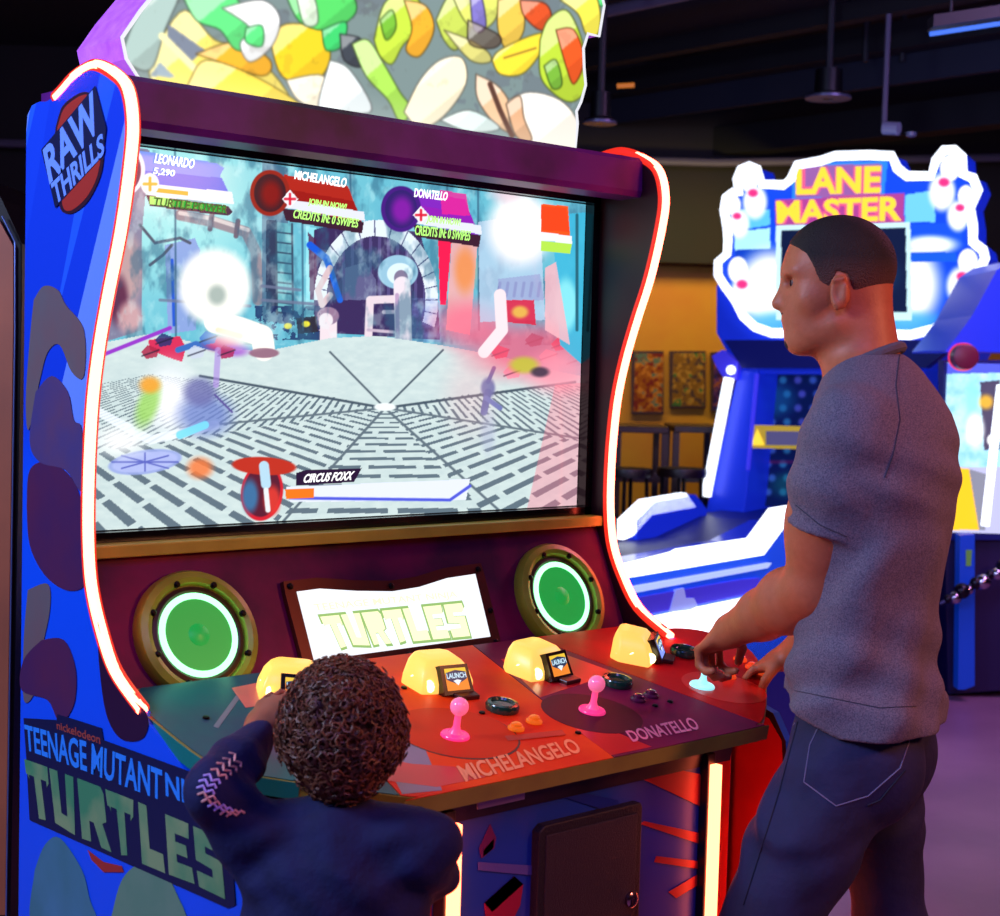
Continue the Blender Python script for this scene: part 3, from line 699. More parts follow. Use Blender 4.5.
def deckshape(name, pts, m, par, off): return MB().prism([D(x,y,off) for x,y in pts], nD*.0005).build(name, m, par)
def circ(cx,cy,r,n=40,sq=1): return [(cx+r*math.cos(2*math.pi*k/n), cy+r*sq*math.sin(2*math.pi*k/n)) for k in range(n)]
deckshape('printed_disc', circ(-.215,-.612,.128), mat('dark_ink',(60,10,10),.3), z2, .0013)
deckshape('printed_disc', circ(-.215,-.609,.126), mat('deep_orange_ink',(216,52,6),.55, spec=.2), z2, .0016)
deckshape('printed_disc', circ(.150,-.63,.110), mat('dark_plum_ink',(74,6,34),.5, spec=.2), z3, .0013)
deckshape('printed_band', [(.181,-.3),(.36,-.3),(.40,-.46),(.10,-.52)], mat('bright_red_ink',(206,18,30),.3), z3, .0010)
deckshape('printed_band', [(.02,-.815),(.14,-.815),(.11,-.66),(.065,-.6)], mat('bright_red_ink',(206,18,30),.3), z3, .0010)
deckshape('printed_disc', circ(.60,-.62,.10), mat('cherry_ink',(226,44,36),.3), z4, .0013)
deckshape('printed_patch', [(-.52,-.26),(-.36,-.24),(-.40,-.30),(-.46,-.30),(-.50,-.36),(-.55,-.36)], mat('salmon_ink',(214,120,100),.3), z1, .0013)
deckshape('printed_band', [(-.66,-.42),(-.655,-.43),(-.50,-.28),(-.51,-.275)], mat('grey_ink',(120,120,130),.3), z1, .0012)
deckshape('printed_band', [(-.345,-.46),(-.30,-.60),(-.42,-.815),(-.50,-.80)], mat('pale_lilac_ink',(140,110,130),.3), z1, .0010)
deckshape('printed_patch', [(-.42,-.80),(-.30,-.80),(-.33,-.74),(-.40,-.70),(-.47,-.62),(-.495,-.74)], mat('scarlet_ink',(214,28,26),.3), z2, .0011)
df = lambda px,py: deckP(px,py,.0022)
lettering('player_lettering','MICHELANGELO',[df(466,782),df(583,752),df(572,738),df(456,766)], mat('pale_orange_ink',(250,150,96),.4), z2, .0003,0,.02)
lettering('player_lettering','DONATELLO',[df(633,742),df(701,729),df(692,717),df(625,731)], mat('pale_pink_ink',(236,130,160),.4), z3, .0003,0,.02)
MB().prism([df(508,741),df(566,735),df(562,730),df(505,736)], nD*.0003).build('printed_band', mat('brick_ink',(190,40,20),.4), z2)
# under-deck frame
fr = [(-.62,-.60),(-.45,-.785),(.45,-.785),(.62,-.66),(.62,-.25),(-.62,-.25)]
MB().prism([D(x,y,-.075) for x,y in fr], nD*.046).build('deck_frame', mat('black_steel',(30,20,34),.35,.4,noise=(8,(60,44,70),.2)), cab)
def brk(x,y): return D(x,y,-.05)
MB().box(K(-.31,-.79,.735),K(-.19,-.787,.772)).build('frame_bracket', mat('lilac_steel',(150,130,190),.3,.6), cab)

# ---------------- launch modules (lit yellow housings with small displays)
m_mod = mat('lit_yellow_housing', (230,170,50), .35, 0, (1.0,.60,.13), .95)
m_modw = glow('housing_lamp', (1.0,.80,.40), 4)
m_modbez = mat('black_display_bezel', (14,10,14), .25)
MS = .86
def module(x, y, yaw, plain=False):
    ca,sa = math.cos(yaw), math.sin(yaw)
    def L(u,v,h): u *= MS; v *= MS; return D(x+u*ca-v*sa, y+u*sa+v*ca, 0)+nD*h*S*MS
    # cross-section loops from base to top
    base = [(-.078,-.055),(-.045,-.062),(.06,-.062),(.080,-.055),(.084,.05),(.062,.07),(-.062,.07),(-.084,.04)]
    def ring(k,h,sy): return [L(u*k, v*k*.9+sy, h) for u,v in base]
    mb = MB(); rings = [ring(1,0.0,0),ring(.97,.026,.002),ring(.84,.056,.010),ring(.66,.074,.018),ring(.48,.078,.022)]
    vs = [p for r in rings for p in r]; n = len(base)
    fs = [(i*n+j,i*n+(j+1)%n,(i+1)*n+(j+1)%n,(i+1)*n+j) for i in range(len(rings)-1) for j in range(n)] + [tuple(range(n))[::-1], tuple((len(rings)-1)*n+j for j in range(n))]
    mb.add(vs,fs); r = mb.build('launch_module', m_mod, deck, bevel=.004, smooth=True)
    # display: tilted plate on the front
    f0 = L(.005,-.088,.006); f1 = L(.085,-.088,.006); g0 = L(-.004,-.052,.096); g1 = L(.070,-.052,.096)
    if plain: return r
    f0 = L(-.030,-.074,.004); f1 = L(.060,-.074,.004); g0 = L(-.034,-.040,.070); g1 = L(.048,-.040,.070)
    nn = np.cross(f1-f0, g0-f0); nn /= np.linalg.norm(nn)
    bz_ = MB().prism([f0,f1,g1,g0], nn*.006); bz_.prism([f0,f1,g1,g0], -nn*.014)
    b = bz_.build('display_bezel', m_modbez, r)
    q = lambda u,v,o=.0066: (f0*(1-u)+f1*u)*(1-v)+(g0*(1-u)+g1*u)*v+nn*o
    MB().add([q(.12,.14),q(.88,.14),q(.88,.88),q(.12,.88)],[(0,1,2,3)]).build('display', glow('orange_display',(1.0,.28,.03),.9) if yaw<.35 else glow('blue_display',(.25,.35,1.0),1.0), b)
    MB().add([q(.12,.70,.0070),q(.88,.70,.0070),q(.88,.88,.0070),q(.12,.88,.0070)],[(0,1,2,3)]).build('display_band', glow('yellow_display_band',(1.0,.65,.05),.9), b)
    MB().add([q(u,v,.0074) for u,v in ((.14,.52),(.24,.46),(.5,.34),(.76,.46),(.86,.52),(.86,.74),(.5,.82),(.14,.74))],[tuple(range(8))]).build('display_emblem', glow('navy_display_emblem',(.02,.06,.16),.6,(10,20,40)), b)
    lettering('display_lettering','LAUNCH',[q(.16,.54),q(.84,.54),q(.84,.72),q(.16,.72)], glow('pale_blue_display_text',(.6,.85,1),1.0), b, .0003, .0012, .02)
    MB().add([q(u,v,.0078) for u,v in ((.36,.46),(.5,.30),(.64,.46),(.5,.50))],[(0,1,2,3)]).build('display_mark', glow('white_display_mark',(.8,.9,1),1.0), b)
    # card reader lip in front
    MB().prism([L(-.000,-.108,.0),L(.058,-.108,.0),L(.062,-.078,.0),L(-.004,-.078,.0)], nD*.009).build('card_reader', mat('dark_red_plastic',(66,18,16),.3), r, bevel=.002)
    for u,v in ((-.055,-.045),(-.068,.0),(-.064,.035)):
        c = L(u*1.03,v,.022); 
        MB().lathe([(.012,-.001),(.010,.003),(.0001,.005)], c+(L(u*1.1,v*1.1-.01,.022)-c)*.2, (L(u-.5,v-.15,.03)-L(u,v,.03)), n=10).build('lamp_spot', m_modw, r)
    return r
for a in ((-.425,-.335,-.55),(-.082,-.385,-.10),(.206,-.392,.12),(.540,-.388,.62)): module(*a)

# ---------------- joysticks and buttons
m_ball = mat('pink_translucent_ball', (255,120,170), .2, 0, (1.0,.18,.34), .55, coat=.5)
m_stem = mat('pink_lit_stem', (255,60,120), .3, 0, (1.0,.08,.25), .8)
m_discp = mat('magenta_dust_washer', (250,40,120), .2, 0, (1.0,.05,.25), .6)
m_cyan = mat('cyan_lit_washer', (150,240,240), .2, 0, (.35,.9,1.0), .9)
def joystick(p, tilt=(0,0), lit=False):
    j = MB().lathe([(.025,0),(.025,.002),(.023,.0045),(.011,.006),(.0001,.006)], p, nD, n=28).build('joystick', m_cyan if lit else m_discp, deck, smooth=True)
    ax = nD+np.array([tilt[0],tilt[1],0]); ax /= np.linalg.norm(ax)
    MB().lathe([(.013,.004),(.009,.010),(.006,.018),(.0055,.040),(.007,.044),(.0001,.044)], p, ax, n=16).build('stem', m_cyan if lit else m_stem, j, smooth=True)
    c = p+ax*.052; r = .0158
    MB().lathe([(.0001,-r)]+[(r*math.cos(a),r*math.sin(a)) for a in np.linspace(-1.35,1.35,13)]+[(.0001,r)], c, ax, n=24).build('ball', m_ball, j, smooth=True)
    return j
J2 = deckP(455,736,.0022); J3 = deckP(592,711,.0022); J4 = deckP(702,686,.0022); J1 = D(-.565,-.50,.0022)
joystick(J2); joystick(J3); joystick(J4,lit=True); joystick(J1)
m_bgreen = mat('bottle_green_button', (16,58,44), .2, coat=.6)
def pad(px,py,k=1):
    p = deckP(px,py,.0022)
    b = MB().lathe([(.030*k,0),(.031*k,.008),(.028*k,.013),(.022*k,.014),(.019*k,.010),(.0001,.010)], p, nD, n=32).build('power_button', m_bgreen, deck, smooth=True)
    return b
pad(502,709); pad(617,684); pad(684,654); pad(330,742)
def btn(px,py,m,k=1):
    p = deckP(px,py,.0022)
    b = MB().lathe([(.0150*k,0),(.0150*k,.003),(.012*k,.006),(.0001,.006)], p, nD, n=20).build('button_collar', m, deck, smooth=True)
    MB().lathe([(.0095*k,.005),(.0095*k,.010),(.007*k,.0115),(.0001,.0115)], p, nD, n=20).build('button_plunger', m, b, smooth=True)
m_bor = mat('orange_button', (236,96,16), .2, 0, (1,.25,.02), .25); m_bpu = mat('violet_button', (86,20,60), .2, coat=.5); m_bre = mat('red_button', (230,40,20), .2, 0, (1,.10,.02), .45)
for q in ((516,729,m_bor),(534,722,m_bor),(638,700,m_bpu),(651,696,m_bpu),(740,660,m_bre),(752,668,m_bre),(764,674,m_bre),(729,677,m_bre)): btn(*q)
for q in ((578,733),(404,688),(655,706),(206,718),(670,702),(482,713)):
    MB().lathe([(.006,0),(.005,.003),(.0001,.0035)], deckP(q[0],q[1],.0022), nD, n=10).build('screw', m_screw, deck)

# ---------------- pedestal
PX, PY = .37, -.765
m_ped = mat('blue_pedestal_print', (30,66,170), .35, noise=(3,(84,70,150),.12))
ped = MB().prism([K(x_,y_,FL+.02) for x_,y_ in ((-PX,PY),(PX,PY),(.66,-.60),(.70,-.10),(-.70,-.10),(-.66,-.60))], (0,0,S*(.735-FL-.02))).build('pedestal', m_ped, cab)
for sx in (-1,1):
    MB().box(K(sx*PX-.016,PY-.022,FL+.02),K(sx*PX+.010,PY+.01,.742)).build('corner_post', mat('black_post',(22,12,20),.4), ped, bevel=.002)
    MB().box(K(sx*PX-.010,PY-.040,FL+.05),K(sx*PX+.010,PY-.0225,.735-.016)).build('light_strip', m_neon_body, ped)
MB().box(K(PX+.0105,PY-.018,FL+.05),K(PX+.022,PY+.004,.71)).build('light_strip', m_neon_body, ped)  # extra strip hidden behind the post, added to light the red side
for sx in (-1,1):
    nn_ = np.array((.165*sx,-.29,0))/np.hypot(.29,.165)
    MB().prism([np.array(K(sx*(PX+.29*t_),PY+.165*t_,z_)) for t_,z_ in ((.06,FL+.05),(.97,FL+.05),(.97,.72),(.06,.72))], nn_*.001).build('red_side_panel', mat('scarlet_side_panel',(236,40,30),.4,noise=(4,(200,26,40),.12)), ped)  # red sheet added so the strip's red light shows on this side
pf = lambda px,py: on(1, S*(PY-.002), px, py)
def pshape(name, pts, m): return MB().prism([pf(*p) for p in pts],(0,-.0008,0)).build(name, m, ped)
m_pshade = mat('violet_shard_ink',(110,30,90),.4); m_pred = mat('crimson_shard_ink',(170,24,60),.4); m_psky = mat('slate_blue_ink',(96,84,160),.4)
pshape('printed_shard',[(479,848),(490,824),(496,838),(494,848),(481,858)],m_pshade); pshape('printed_shard',[(483,850),(494,838),(493,848),(483,857)],m_pred)
pshape('printed_shard',[(484,903),(514,876),(523,884),(520,905),(510,925),(486,925)],m_pred); pshape('printed_shard',[(484,903),(514,876),(523,884),(492,912)],m_pshade)
pshape('printed_ray',[(478,862),(540,866),(540,876),(478,870)],m_psky); pshape('printed_ray',[(560,796),(620,815),(618,800),(570,790)],mat('deep_blue_ink',(24,44,140),.4))
m_rr = mat('scarlet_ray_ink',(236,40,36),.4)
for q in (((636,776),(712,812),(700,774),(670,768)),((640,824),(706,846),(704,834),(644,821)),((654,862),(706,870),(706,862),(656,856)),((668,892),(708,868),(706,880),(676,898))): pshape('printed_ray',q,m_rr)
door = MB().prism([K(x_,PY-.022,z_) for x_,z_ in ((-.145,FL+.10),(.145,FL+.10),(.150,FL+.12),(.150,.662),(.145,.672),(-.130,.672),(-.145,.66))],(0,S*.024,0)).build('coin_door', mat('black_door_paint',(26,14,26),.55,bump=(300,.3)), ped, bevel=.003)
MB().box(K(-.128,PY-.0245,FL+.13),K(.132,PY-.021,.652)).build('door_panel', mat('charcoal_door_paint',(40,26,40),.6,bump=(400,.3)), door, bevel=.002)
lk = pf(622,896)
MB().lathe([(.014,0),(.014,.006),(.010,.009),(.004,.009),(.0001,.007)], lk+np.array([0,-.02,0]), (0,-1,0), n=20).build('lock', mat('chrome_lock',(180,150,170),.2,1), door, smooth=True)
# ================================================================== ROOM
rtH = np.array([_cy,-_sy,0.]); fwH = np.array([_sy,_cy,0.]); camF = np.array([CAM[0],CAM[1],0.])
def G(lat, dep, z=0.): return camF + rtH*lat + fwH*dep + np.array([0,0,z])
Zup = np.array([0,0,1.])
def struct(name, o): o.name = name; o['kind'] = 'structure'; return o
def rbox(l0,l1,d0,d1,z0,z1):
    m = MB(); c = [G(l,d,z) for z in (z0,z1) for d in (d0,d1) for l in (l0,l1)]
    return m.add(c,[(0,2,3,1),(4,5,7,6),(0,1,5,4),(2,6,7,3),(0,4,6,2),(1,3,7,5)])
LW, RW, BK, FRN, CH = -4.2, 6.5, 11.6, -2.6, 3.75
m_floor = mat('lilac_concrete', (150,112,146), .42, noise=(1.3,(120,84,120),.16), bump=(8,.05))
struct('floor', rbox(LW,RW,FRN,BK,-.1,0).build('floor', m_floor))
m_ceil = mat('black_ceiling_paint', (34,32,44), .8, noise=(2,(26,22,32),.3))
struct('ceiling', rbox(LW,RW,FRN,BK,CH,CH+.1).build('ceiling', m_ceil))
m_wblack = mat('black_wall_paint', (20,16,22), .8, noise=(3,(28,18,24),.2)); m_yel = mat('mustard_wall_paint', (208,150,14), .6, noise=(2,(200,124,14),.2))
struct('wall_left', rbox(LW-.1,LW,FRN,BK,0,CH).build('wall_left', mat('dark_plank_wall',(36,18,20),.7,noise=(3,(22,12,16),.2))))
struct('wall_right', rbox(RW,RW+.1,FRN,BK,0,CH).build('wall_right', m_wblack))
struct('wall_front', rbox(LW,RW,FRN-.1,FRN,0,CH).build('wall_front', m_wblack))
wb = struct('wall_back', rbox(LW,RW,BK,BK+.1,0,2.32).build('wall_back', m_yel))
struct('trim_1', rbox(LW,RW,BK-.25,BK+.1,2.32,CH).build('trim_1', m_wblack))
struct('baseboard_back', rbox(LW,RW,BK-.02,BK,0,.15).build('baseboard_back', m_wblack))
# ceiling beams and ducts run along the cabinet's depth direction (world Y)
m_beam = mat('dark_beam_paint', (26,24,34), .6); m_duct = mat('grey_duct_metal', (26,30,46), .7, 0); m_pipe = mat('grey_pipe_paint', (92,84,108), .5)
def along(px,py,z):
    d = (z-CAM[2])/ray(px,py)[2]; return CAM+ray(px,py)*d
def xspan_beam(name, px, py, z, w, h, m, lab, y0=-4.5, y1=9.0, cat='beam', grp=None):
    p = along(px,py,z); q = MB().box((p[0],y0,z),(p[0]+w,y1,z+h)).build(name, m)
    return tag(q, lab, cat)
def clampy(p): return p
xspan_beam('ceiling_duct', 700, 103, 3.30, .30, .10, m_duct, 'flat grey metal duct running under the black ceiling past the dome lamp','','') if False else None
d1 = along(803,97,3.28)
o = MB().box((d1[0],-2.2,3.28),(d1[0]+.05,7.5,3.46)).build('ceiling_duct', m_duct); tag(o,'long grey duct crossing under the black ceiling above the bowling sign','duct')
d2 = along(760,80,3.45)
for nm,px,py,z,w,h,lab in (('ceiling_beam',760,70,3.45,.22,.16,'black ceiling beam just above the long grey duct'),('ceiling_beam',760,36,3.50,.10,.10,'thin black ceiling beam at the top, farther from the duct'),('ceiling_beam',760,150,3.10,.20,.2,'black ceiling beam below the grey duct and behind the bowling sign')):
    d = along(px,py,z); o = MB().box((d[0],-2.2,z),(d[0]+w,10.5,z+h)).build(nm, mat('black_beam_paint',(16,14,20),.7)); tag(o,lab,'beam')
d = along(613,10,3.55); o = MB().tube([(d[0],-2.0,3.55),(d[0],10,3.55)],.035,10).build('ceiling_pipe', m_pipe, smooth=True); tag(o,'dusty mauve pipe under the ceiling just right of the lit cabinet marquee','pipe')
o = MB().tube([G(LW+.2,BK-.45,3.02),G(1.5,BK-.45,3.02),G(RW-.2,BK-.6,3.22)],.03,8).build('wall_pipe', m_pipe, smooth=True); tag(o,'thin grey pipe running level above the bowling sign','pipe')
for px,lab in ((866,'thin black hanger rod left of the blue tube light'),(903,'thin black hanger rod nearest the blue tube light')):
    d = along(px,45,3.5); o = MB().tube([(d[0],d[1],3.40),(d[0],d[1],3.75)],.02,8).build('hanger_rod', m_beam); tag(o,lab,'rod')
# blue tube light
a = P(930,34,6.6); b = P(1030,19,6.6)
tl = MB().tube([a,b],.010,10).build('tube_light', glow('blue_tube',(.06,.20,1.0),1.0), smooth=True); tag(tl,'blue glowing tube light hanging under the black ceiling','tube light')
tb = MB().prism([a+Zup*.02-fwH*.05, b+Zup*.02-fwH*.05, b+Zup*.02+fwH*.05, a+Zup*.02+fwH*.05],(0,0,.05)).build('lamp_housing', m_beam, tl)
for k in (.2,.8):
    c = a+(b-a)*k; MB().tube([c+Zup*.08,(c[0],c[1],CH)],.006,6).build('suspension_wire', m_beam, tl)
# can lamps
def can(px,py,dep,r,lab,cat='ceiling lamp'):
    c = P(px,py,dep); o = MB().lathe([(r*.55,.0),(r,.005),(r*1.0,.02),(r*.62,.035),(r*.6,.16),(.0001,.16)], c, n=28).build('high_bay_lamp', mat('lamp_black_metal',(18,16,24),.4,.5), smooth=True)
    tag(o,lab,cat); MB().lathe([(r*.8,-.002),(r*1.02,.0),(r*1.02,.012),(r*.85,.012)], c, n=28).build('lamp_rim', mat('lamp_rim_metal',(96,98,130),.35,.5), o, smooth=True)
    MB().lathe([(.0001,-.004),(r*.5,.0)], c, n=20).build('lamp_lens', mat('lamp_glass',(60,60,80),.1), o, smooth=True)
    MB().tube([c+Zup*.16,(c[0],c[1],CH)],.02,8).build('lamp_stem', m_beam, o)
can(828,99,8.6,.125,'round black can lamp with a grey rim hanging above the bowling sign')
can(600,124,8.0,.085,'small dome lamp with a pale rim just right of the lit cabinet marquee')
c = P(617,86,9.0); o = MB().tube([c, c+rtH*.10+Zup*.008],.014,10).build('exit_beacon', glow('orange_beacon',(.9,.25,.03),.5), smooth=True); tag(o,'tiny orange beacon lamp on the black ceiling beside the cabinet marquee','beacon')
# security camera
c = P(884,128,8.5)
o = MB().tube([c, c+rtH*.07-fwH*.05-Zup*.01],.036,14).build('security_camera', mat('pale_grey_plastic',(130,134,160),.4), smooth=True); tag(o,'small pale security camera mounted under the ceiling above the bowling sign','camera')
MB().tube([c+Zup*.02,c+Zup*.15,(c[0],c[1],CH)],.015,8).build('mount', m_pipe, o); MB().lathe([(.03,0),(.028,.02),(.0001,.03)], c+rtH*.15-Zup*.02,(0,0,-1),n=14).build('dome', mat('grey_dome_plastic',(100,104,130),.3), o, smooth=True)

# posters on the back wall
def wallpt(px,py,off=0):
    n = -fwH; return onp(n, G(0,BK-off), px, py)
def poster(px0,py0,px1,py1,cols,lab,seed):
    a,b,c,d = wallpt(px0,py1),wallpt(px1,py1),wallpt(px1,py0),wallpt(px0,py0)
    r = MB().prism([p-fwH*.012 for p in (a,b,c,d)], -fwH*.03).build('framed_poster', mat('dark_frame',(60,30,18),.5)); tag(r,lab,'poster')
    w = np.linalg.norm(b-a)*.88; h = np.linalg.norm(d-a)*.92; o0 = a+(b-a)*.06+(d-a)*.04-fwH*.0432
    ux = (b-a)/np.linalg.norm(b-a)
    T = Plate(o0, ux, Zup, w, h, 60, 90, cols[0])
    n = fbm(T.x/5+seed*7,T.y/5,seed); n2 = fbm(T.x/4,T.y/4+seed*3,seed+9)
    T.mix((n>.47)*1., cols[1]); T.mix((n2>.55)*1., cols[2]); T.mix((n>.60)*1., cols[3])
    T.build('poster_print', attr_mat('poster_ink_%d'%seed,0,1,.6), r)
poster(631,351,663,414,((150,80,30),(196,120,50),(120,40,40),(90,110,100)),'framed poster with orange and red print, nearest the red-lit cabinet edge',1)
poster(669,351,705,408,((130,90,40),(180,130,60),(80,60,60),(70,110,60)),'framed brown collage poster on the mustard wall, middle one of three',2)
poster(710,352,745,412,((60,30,80),(90,50,120),(40,40,110),(150,80,60)),'dim violet framed poster half hidden by the white light bar',3)
# high tables
m_tab = mat('dark_table_wood',(52,20,14),.4)
def high_table(px0,px1,dep,lab):
    a = P(px0,424,dep); b = P(px1,424,dep); z = a[2]
    t = empty('bar_table', tuple(((a+b)/2)*np.array([1,1,0])), lab, 'table', None)
    rb = lambda p0,p1,d0,d1,z0,z1: MB().add([np.array([*(q+fwH*dd)[:2],zz]) for zz in (z0,z1) for dd in (d0,d1) for q in (p0,p1)],[(0,2,3,1),(4,5,7,6),(0,1,5,4),(2,6,7,3),(0,4,6,2),(1,3,7,5)])
    rb(a,b,-.3,.3,z-.04,z).build('tabletop', m_tab, t, bevel=.005)
    for k in (.06,.94):
        for dd in (-.26,.26):
            p = a+(b-a)*k; rb(p-rtH*.02,p+rtH*.02,dd-.02,dd+.02,0,z-.04).build('leg', m_tab, t)
    rb(a,b,-.27,-.23,z-.34,z-.28).build('crossbar', m_tab, t)
high_table(612,664,9.6,'dark wooden high table against the mustard wall, left one behind the bowling lane')
high_table(669,716,9.6,'dark wooden high table against the mustard wall, right one beside the light bar')
def stool(px,dep,lab):
    p = P(px,468,dep); z = p[2]; t = empty('bar_stool',(p[0],p[1],0),lab,'stool')
    MB().lathe([(.14,-.05),(.145,-.02),(.14,0),(.0001,.0)],p,n=24).build('seat', mat('black_stool_vinyl',(24,10,10),.4), t, smooth=True)
    for k in range(4):
        a = k*math.pi/2+.6; dv = np.array([math.cos(a),math.sin(a),0])
        MB().tube([p+dv*.11-Zup*.05, np.array([p[0],p[1],0])+dv*.14+Zup*.012],.012,8).build('leg', mat('black_stool_metal',(18,12,12),.4,.6), t)
    MB().tube([np.array([p[0],p[1],.35])+np.array([math.cos(a),math.sin(a),0])*.125 for a in np.linspace(0,2*math.pi,25)[:-1]],.009,6,closed=True).build('footring', mat('black_stool_metal',(18,12,12),.4,.6), t)
stool(628,8.9,'round black bar stool in front of the left high table'); stool(682,8.9,'round black bar stool in front of the right high table')

# ================================================================== BOWLING ALLEY GAME
DM = 8.5
bx = .82*rtH-.57*fwH; bx /= np.linalg.norm(bx); by = .57*rtH+.82*fwH; by /= np.linalg.norm(by)
OM = P(851,250,DM)
def mp(px,py,off=0): return onp(by, OM+by*off, px, py)
def ms(px,py,side): return onp(bx, OM+bx*side, px, py)
bowl = empty('bowling_game', (OM[0],OM[1],0), 'blue bowling-lane arcade game with a glowing white-edged sign shaped around bowling pins', 'arcade machine')
m_bl = mat('bright_blue_shell', (24,60,226), .35, emit=(.01,.04,.9), es=.22); m_bld = mat('navy_shell', (14,20,96), .4, emit=(.0,.01,.3), es=.12); m_wl = glow('white_light_edge',(.80,.86,1.0),2.0)
m_blm = mat('mid_blue_shell', (26,86,240), .35, emit=(.01,.10,.9), es=.3); m_vio = mat('violet_blue_shell',(70,64,236),.35, emit=(.06,.05,.8), es=.3)
ol = [(844,333),(810,333),(772,333),(755,327),(743,316),(735,300),(724,285),(718,275),(718,262),(727,254),(728,240),(727,227),(724,210),(726,197),(733,192),(739,194),(737,179),(741,169),(749,166),(757,169),(762,184),(784,185),(791,179),(797,165),(820,161),(835,156),(868,155),(892,156),(897,168),(907,176),(931,176),(936,160),(944,150),(954,150),(962,157),(963,174),(973,178),(978,190),(970,208),(973,227),(973,242),(983,250),(985,258),(980,270),(967,280),(960,300),(950,316),(934,329),(910,335)]
sg = MB().prism([mp(*p) for p in ol], by*.22).build('sign_box', m_bl, bowl)
vs = [mp(*p,-.002) for p in ol]
org = OM + bx*(-.95) + Zup*(-.75) - by*.003
T = Plate(org, bx, Zup, 1.9, 1.6, 360, 300, (14,70,230))
def bowl_art(T):
    T.poly([(740,210),(770,210),(770,225),(740,230)],(90,190,250)); T.poly([(735,232),(770,228),(770,250),(735,250)],(170,236,250)); T.poly([(735,250),(775,248),(775,256),(735,262)],(10,60,190))
    T.ell(770,290,32,38,(255,255,255),1,soft=.35); T.ell(905,285,34,42,(255,255,255),1,soft=.35)
    T.poly([(905,195),(935,190),(935,222),(905,222)],(110,200,250)); T.poly([(905,224),(962,222),(962,245),(905,250)],(20,80,230)); T.ell(930,245,26,9,(240,250,255),1,soft=.4); T.poly([(905,252),(955,252),(958,262),(905,262)],(20,90,220))
    T.ell(785,322,40,10,(60,170,250),.8,soft=.6); T.ell(905,322,40,10,(60,170,250),.8,soft=.6)
    # bowling pins around the edge
    for (hx,hy,a,k) in ((749,180,0,1),(733,205,0,.85),(950,168,15,1.1),(966,196,30,.9),(738,270,-20,1.1),(968,262,20,1.1)):
        T.ell(hx,hy,9*k,12*k,(250,250,255),1); T.ell(hx+(6 if hx<850 else -8),hy+22*k,12*k,17*k,(240,244,255),1,soft=.25); 
        T.ell(hx+(4 if hx<850 else -6),hy+13*k,5*k,4*k,(240,50,130),1,soft=.3)
    T.poly([(792,164),(888,160),(884,196),(792,199)],(40,130,230),1); T.poly([(794,168),(826,165),(882,164),(880,196),(796,198)],(236,60,110),.55)
    T.poly([(775,200),(904,193),(904,222),(776,226)],(236,60,110),.7)
    T.poly([(776,226),(910,222),(912,320),(776,320)],(200,240,250),1); T.poly([(781,230),(906,227),(907,312),(781,312)],(10,24,60),1)
    T.ell(840,275,40,20,(60,190,230),.5,soft=.8)
bowl_art(T)
def pxmask(T,pts): return T.inside(pts)
T.build('sign_print', attr_mat('lit_sign_print',1.2,0,.3), sg, pxmask(T,ol))
MB().tube([mp(*p,-.02) for p in ol], .026, 8, closed=True).build('light_edge', m_wl, sg, smooth=True)
mq2 = lambda x,y: mp(x,y,-.012)
m_go = glow('golden_lit_letter',(1.0,.62,.04),1.3); m_pk = glow('pink_lit_outline',(1.0,.12,.3),1.0)
for s_,q in (('LANE',((797,195),(881,193),(882,166),(797,168))),('MASTER',((778,224),(902,221),(903,196),(777,201)))):
    lettering('sign_lettering', s_, [mq2(*p) for p in q], m_pk, sg, .004, 0, .08)
    lettering('sign_lettering', s_, [mq2(*p) for p in q], m_go, sg, .004, .006, .03)
def solid(name, pts, off, ext, m, par=bowl, bev=0): return MB().prism([mp(*p,off) for p in pts], by*ext).build(name, m, par, bevel=bev)
solid('hood',[(716,285),(716,333),(723,346),(740,374),(925,374),(950,330),(960,290),(800,250)],.02,.9,m_bl,bev=.01)
solid('hood_underside',[(724,340),(742,368),(925,368),(960,340)],-.05,.08,m_bld)
solid('side_post',[(738,370),(758,370),(746,500),(736,560),(700,560),(706,510)],-.02,.5,m_bl,bev=.008)
solid('side_post',[(900,370),(925,370),(940,560),(905,560)],-.02,.5,m_bl,bev=.008)
MB().tube([mp(729,378,-.10),mp(706,496,-.10)],.030,12).build('light_bar', m_wl, bowl, smooth=True)
MB().lathe([(.0001,-.028),(.02,-.02),(.028,0),(.02,.02),(.0001,.028)], mp(731,370,-.1), n=14).build('lamp_bulb', m_wl, bowl, smooth=True)
MB().tube([mp(757,374,-.03),mp(748,470,-.03)],.012,8).build('trim_tube', mat('indigo_tube',(60,50,230),.3,emit=(.05,.05,.8),es=.5), bowl, smooth=True)
solid('post_emblem',[(712,356),(722,350),(738,362),(736,380),(722,376),(716,366)],-.06,.05,m_vio)
# target rack
T = Plate(mp(752,505,.25), bx, Zup, 1.15, .95, 220, 180, (8,16,70))
def rack(T):
    T.mix(.5*fbm(T.x/10,T.y/10,4),(6,30,60))
    for r in range(9):
        for c in range(9):
            px = 768+c*15+(r%2)*4; py = 380+r*14
            T.ell(px,py,3.6,3.6,[(70,110,220),(50,140,190),(90,90,210)][(r*3+c)%3],.55,soft=.5)
    T.ell(775,400,18,16,(20,90,140),.5,soft=.6); T.ell(790,485,18,12,(20,110,100),.4,soft=.6)
    T.line([(748,462),(850,462)],3,(80,20,70),.6)
rack(T); T.build('target_rack', attr_mat('dim_lit_rack',.8,.3,.3), bowl)
solid('warning_sign',[(750,427),(756,425),(850,428),(850,450),(748,448)],-.0,.03,mat('yellow_sign_board',(220,190,50),.4,emit=(.7,.5,.05),es=.35))
T2 = mp(0,0) if False else None
solid('warning_triangle',[(751,445),(757,429),(764,445)],-.006,.004,glow('yellow_sign_mark',(1.0,.7,.05),1.1))
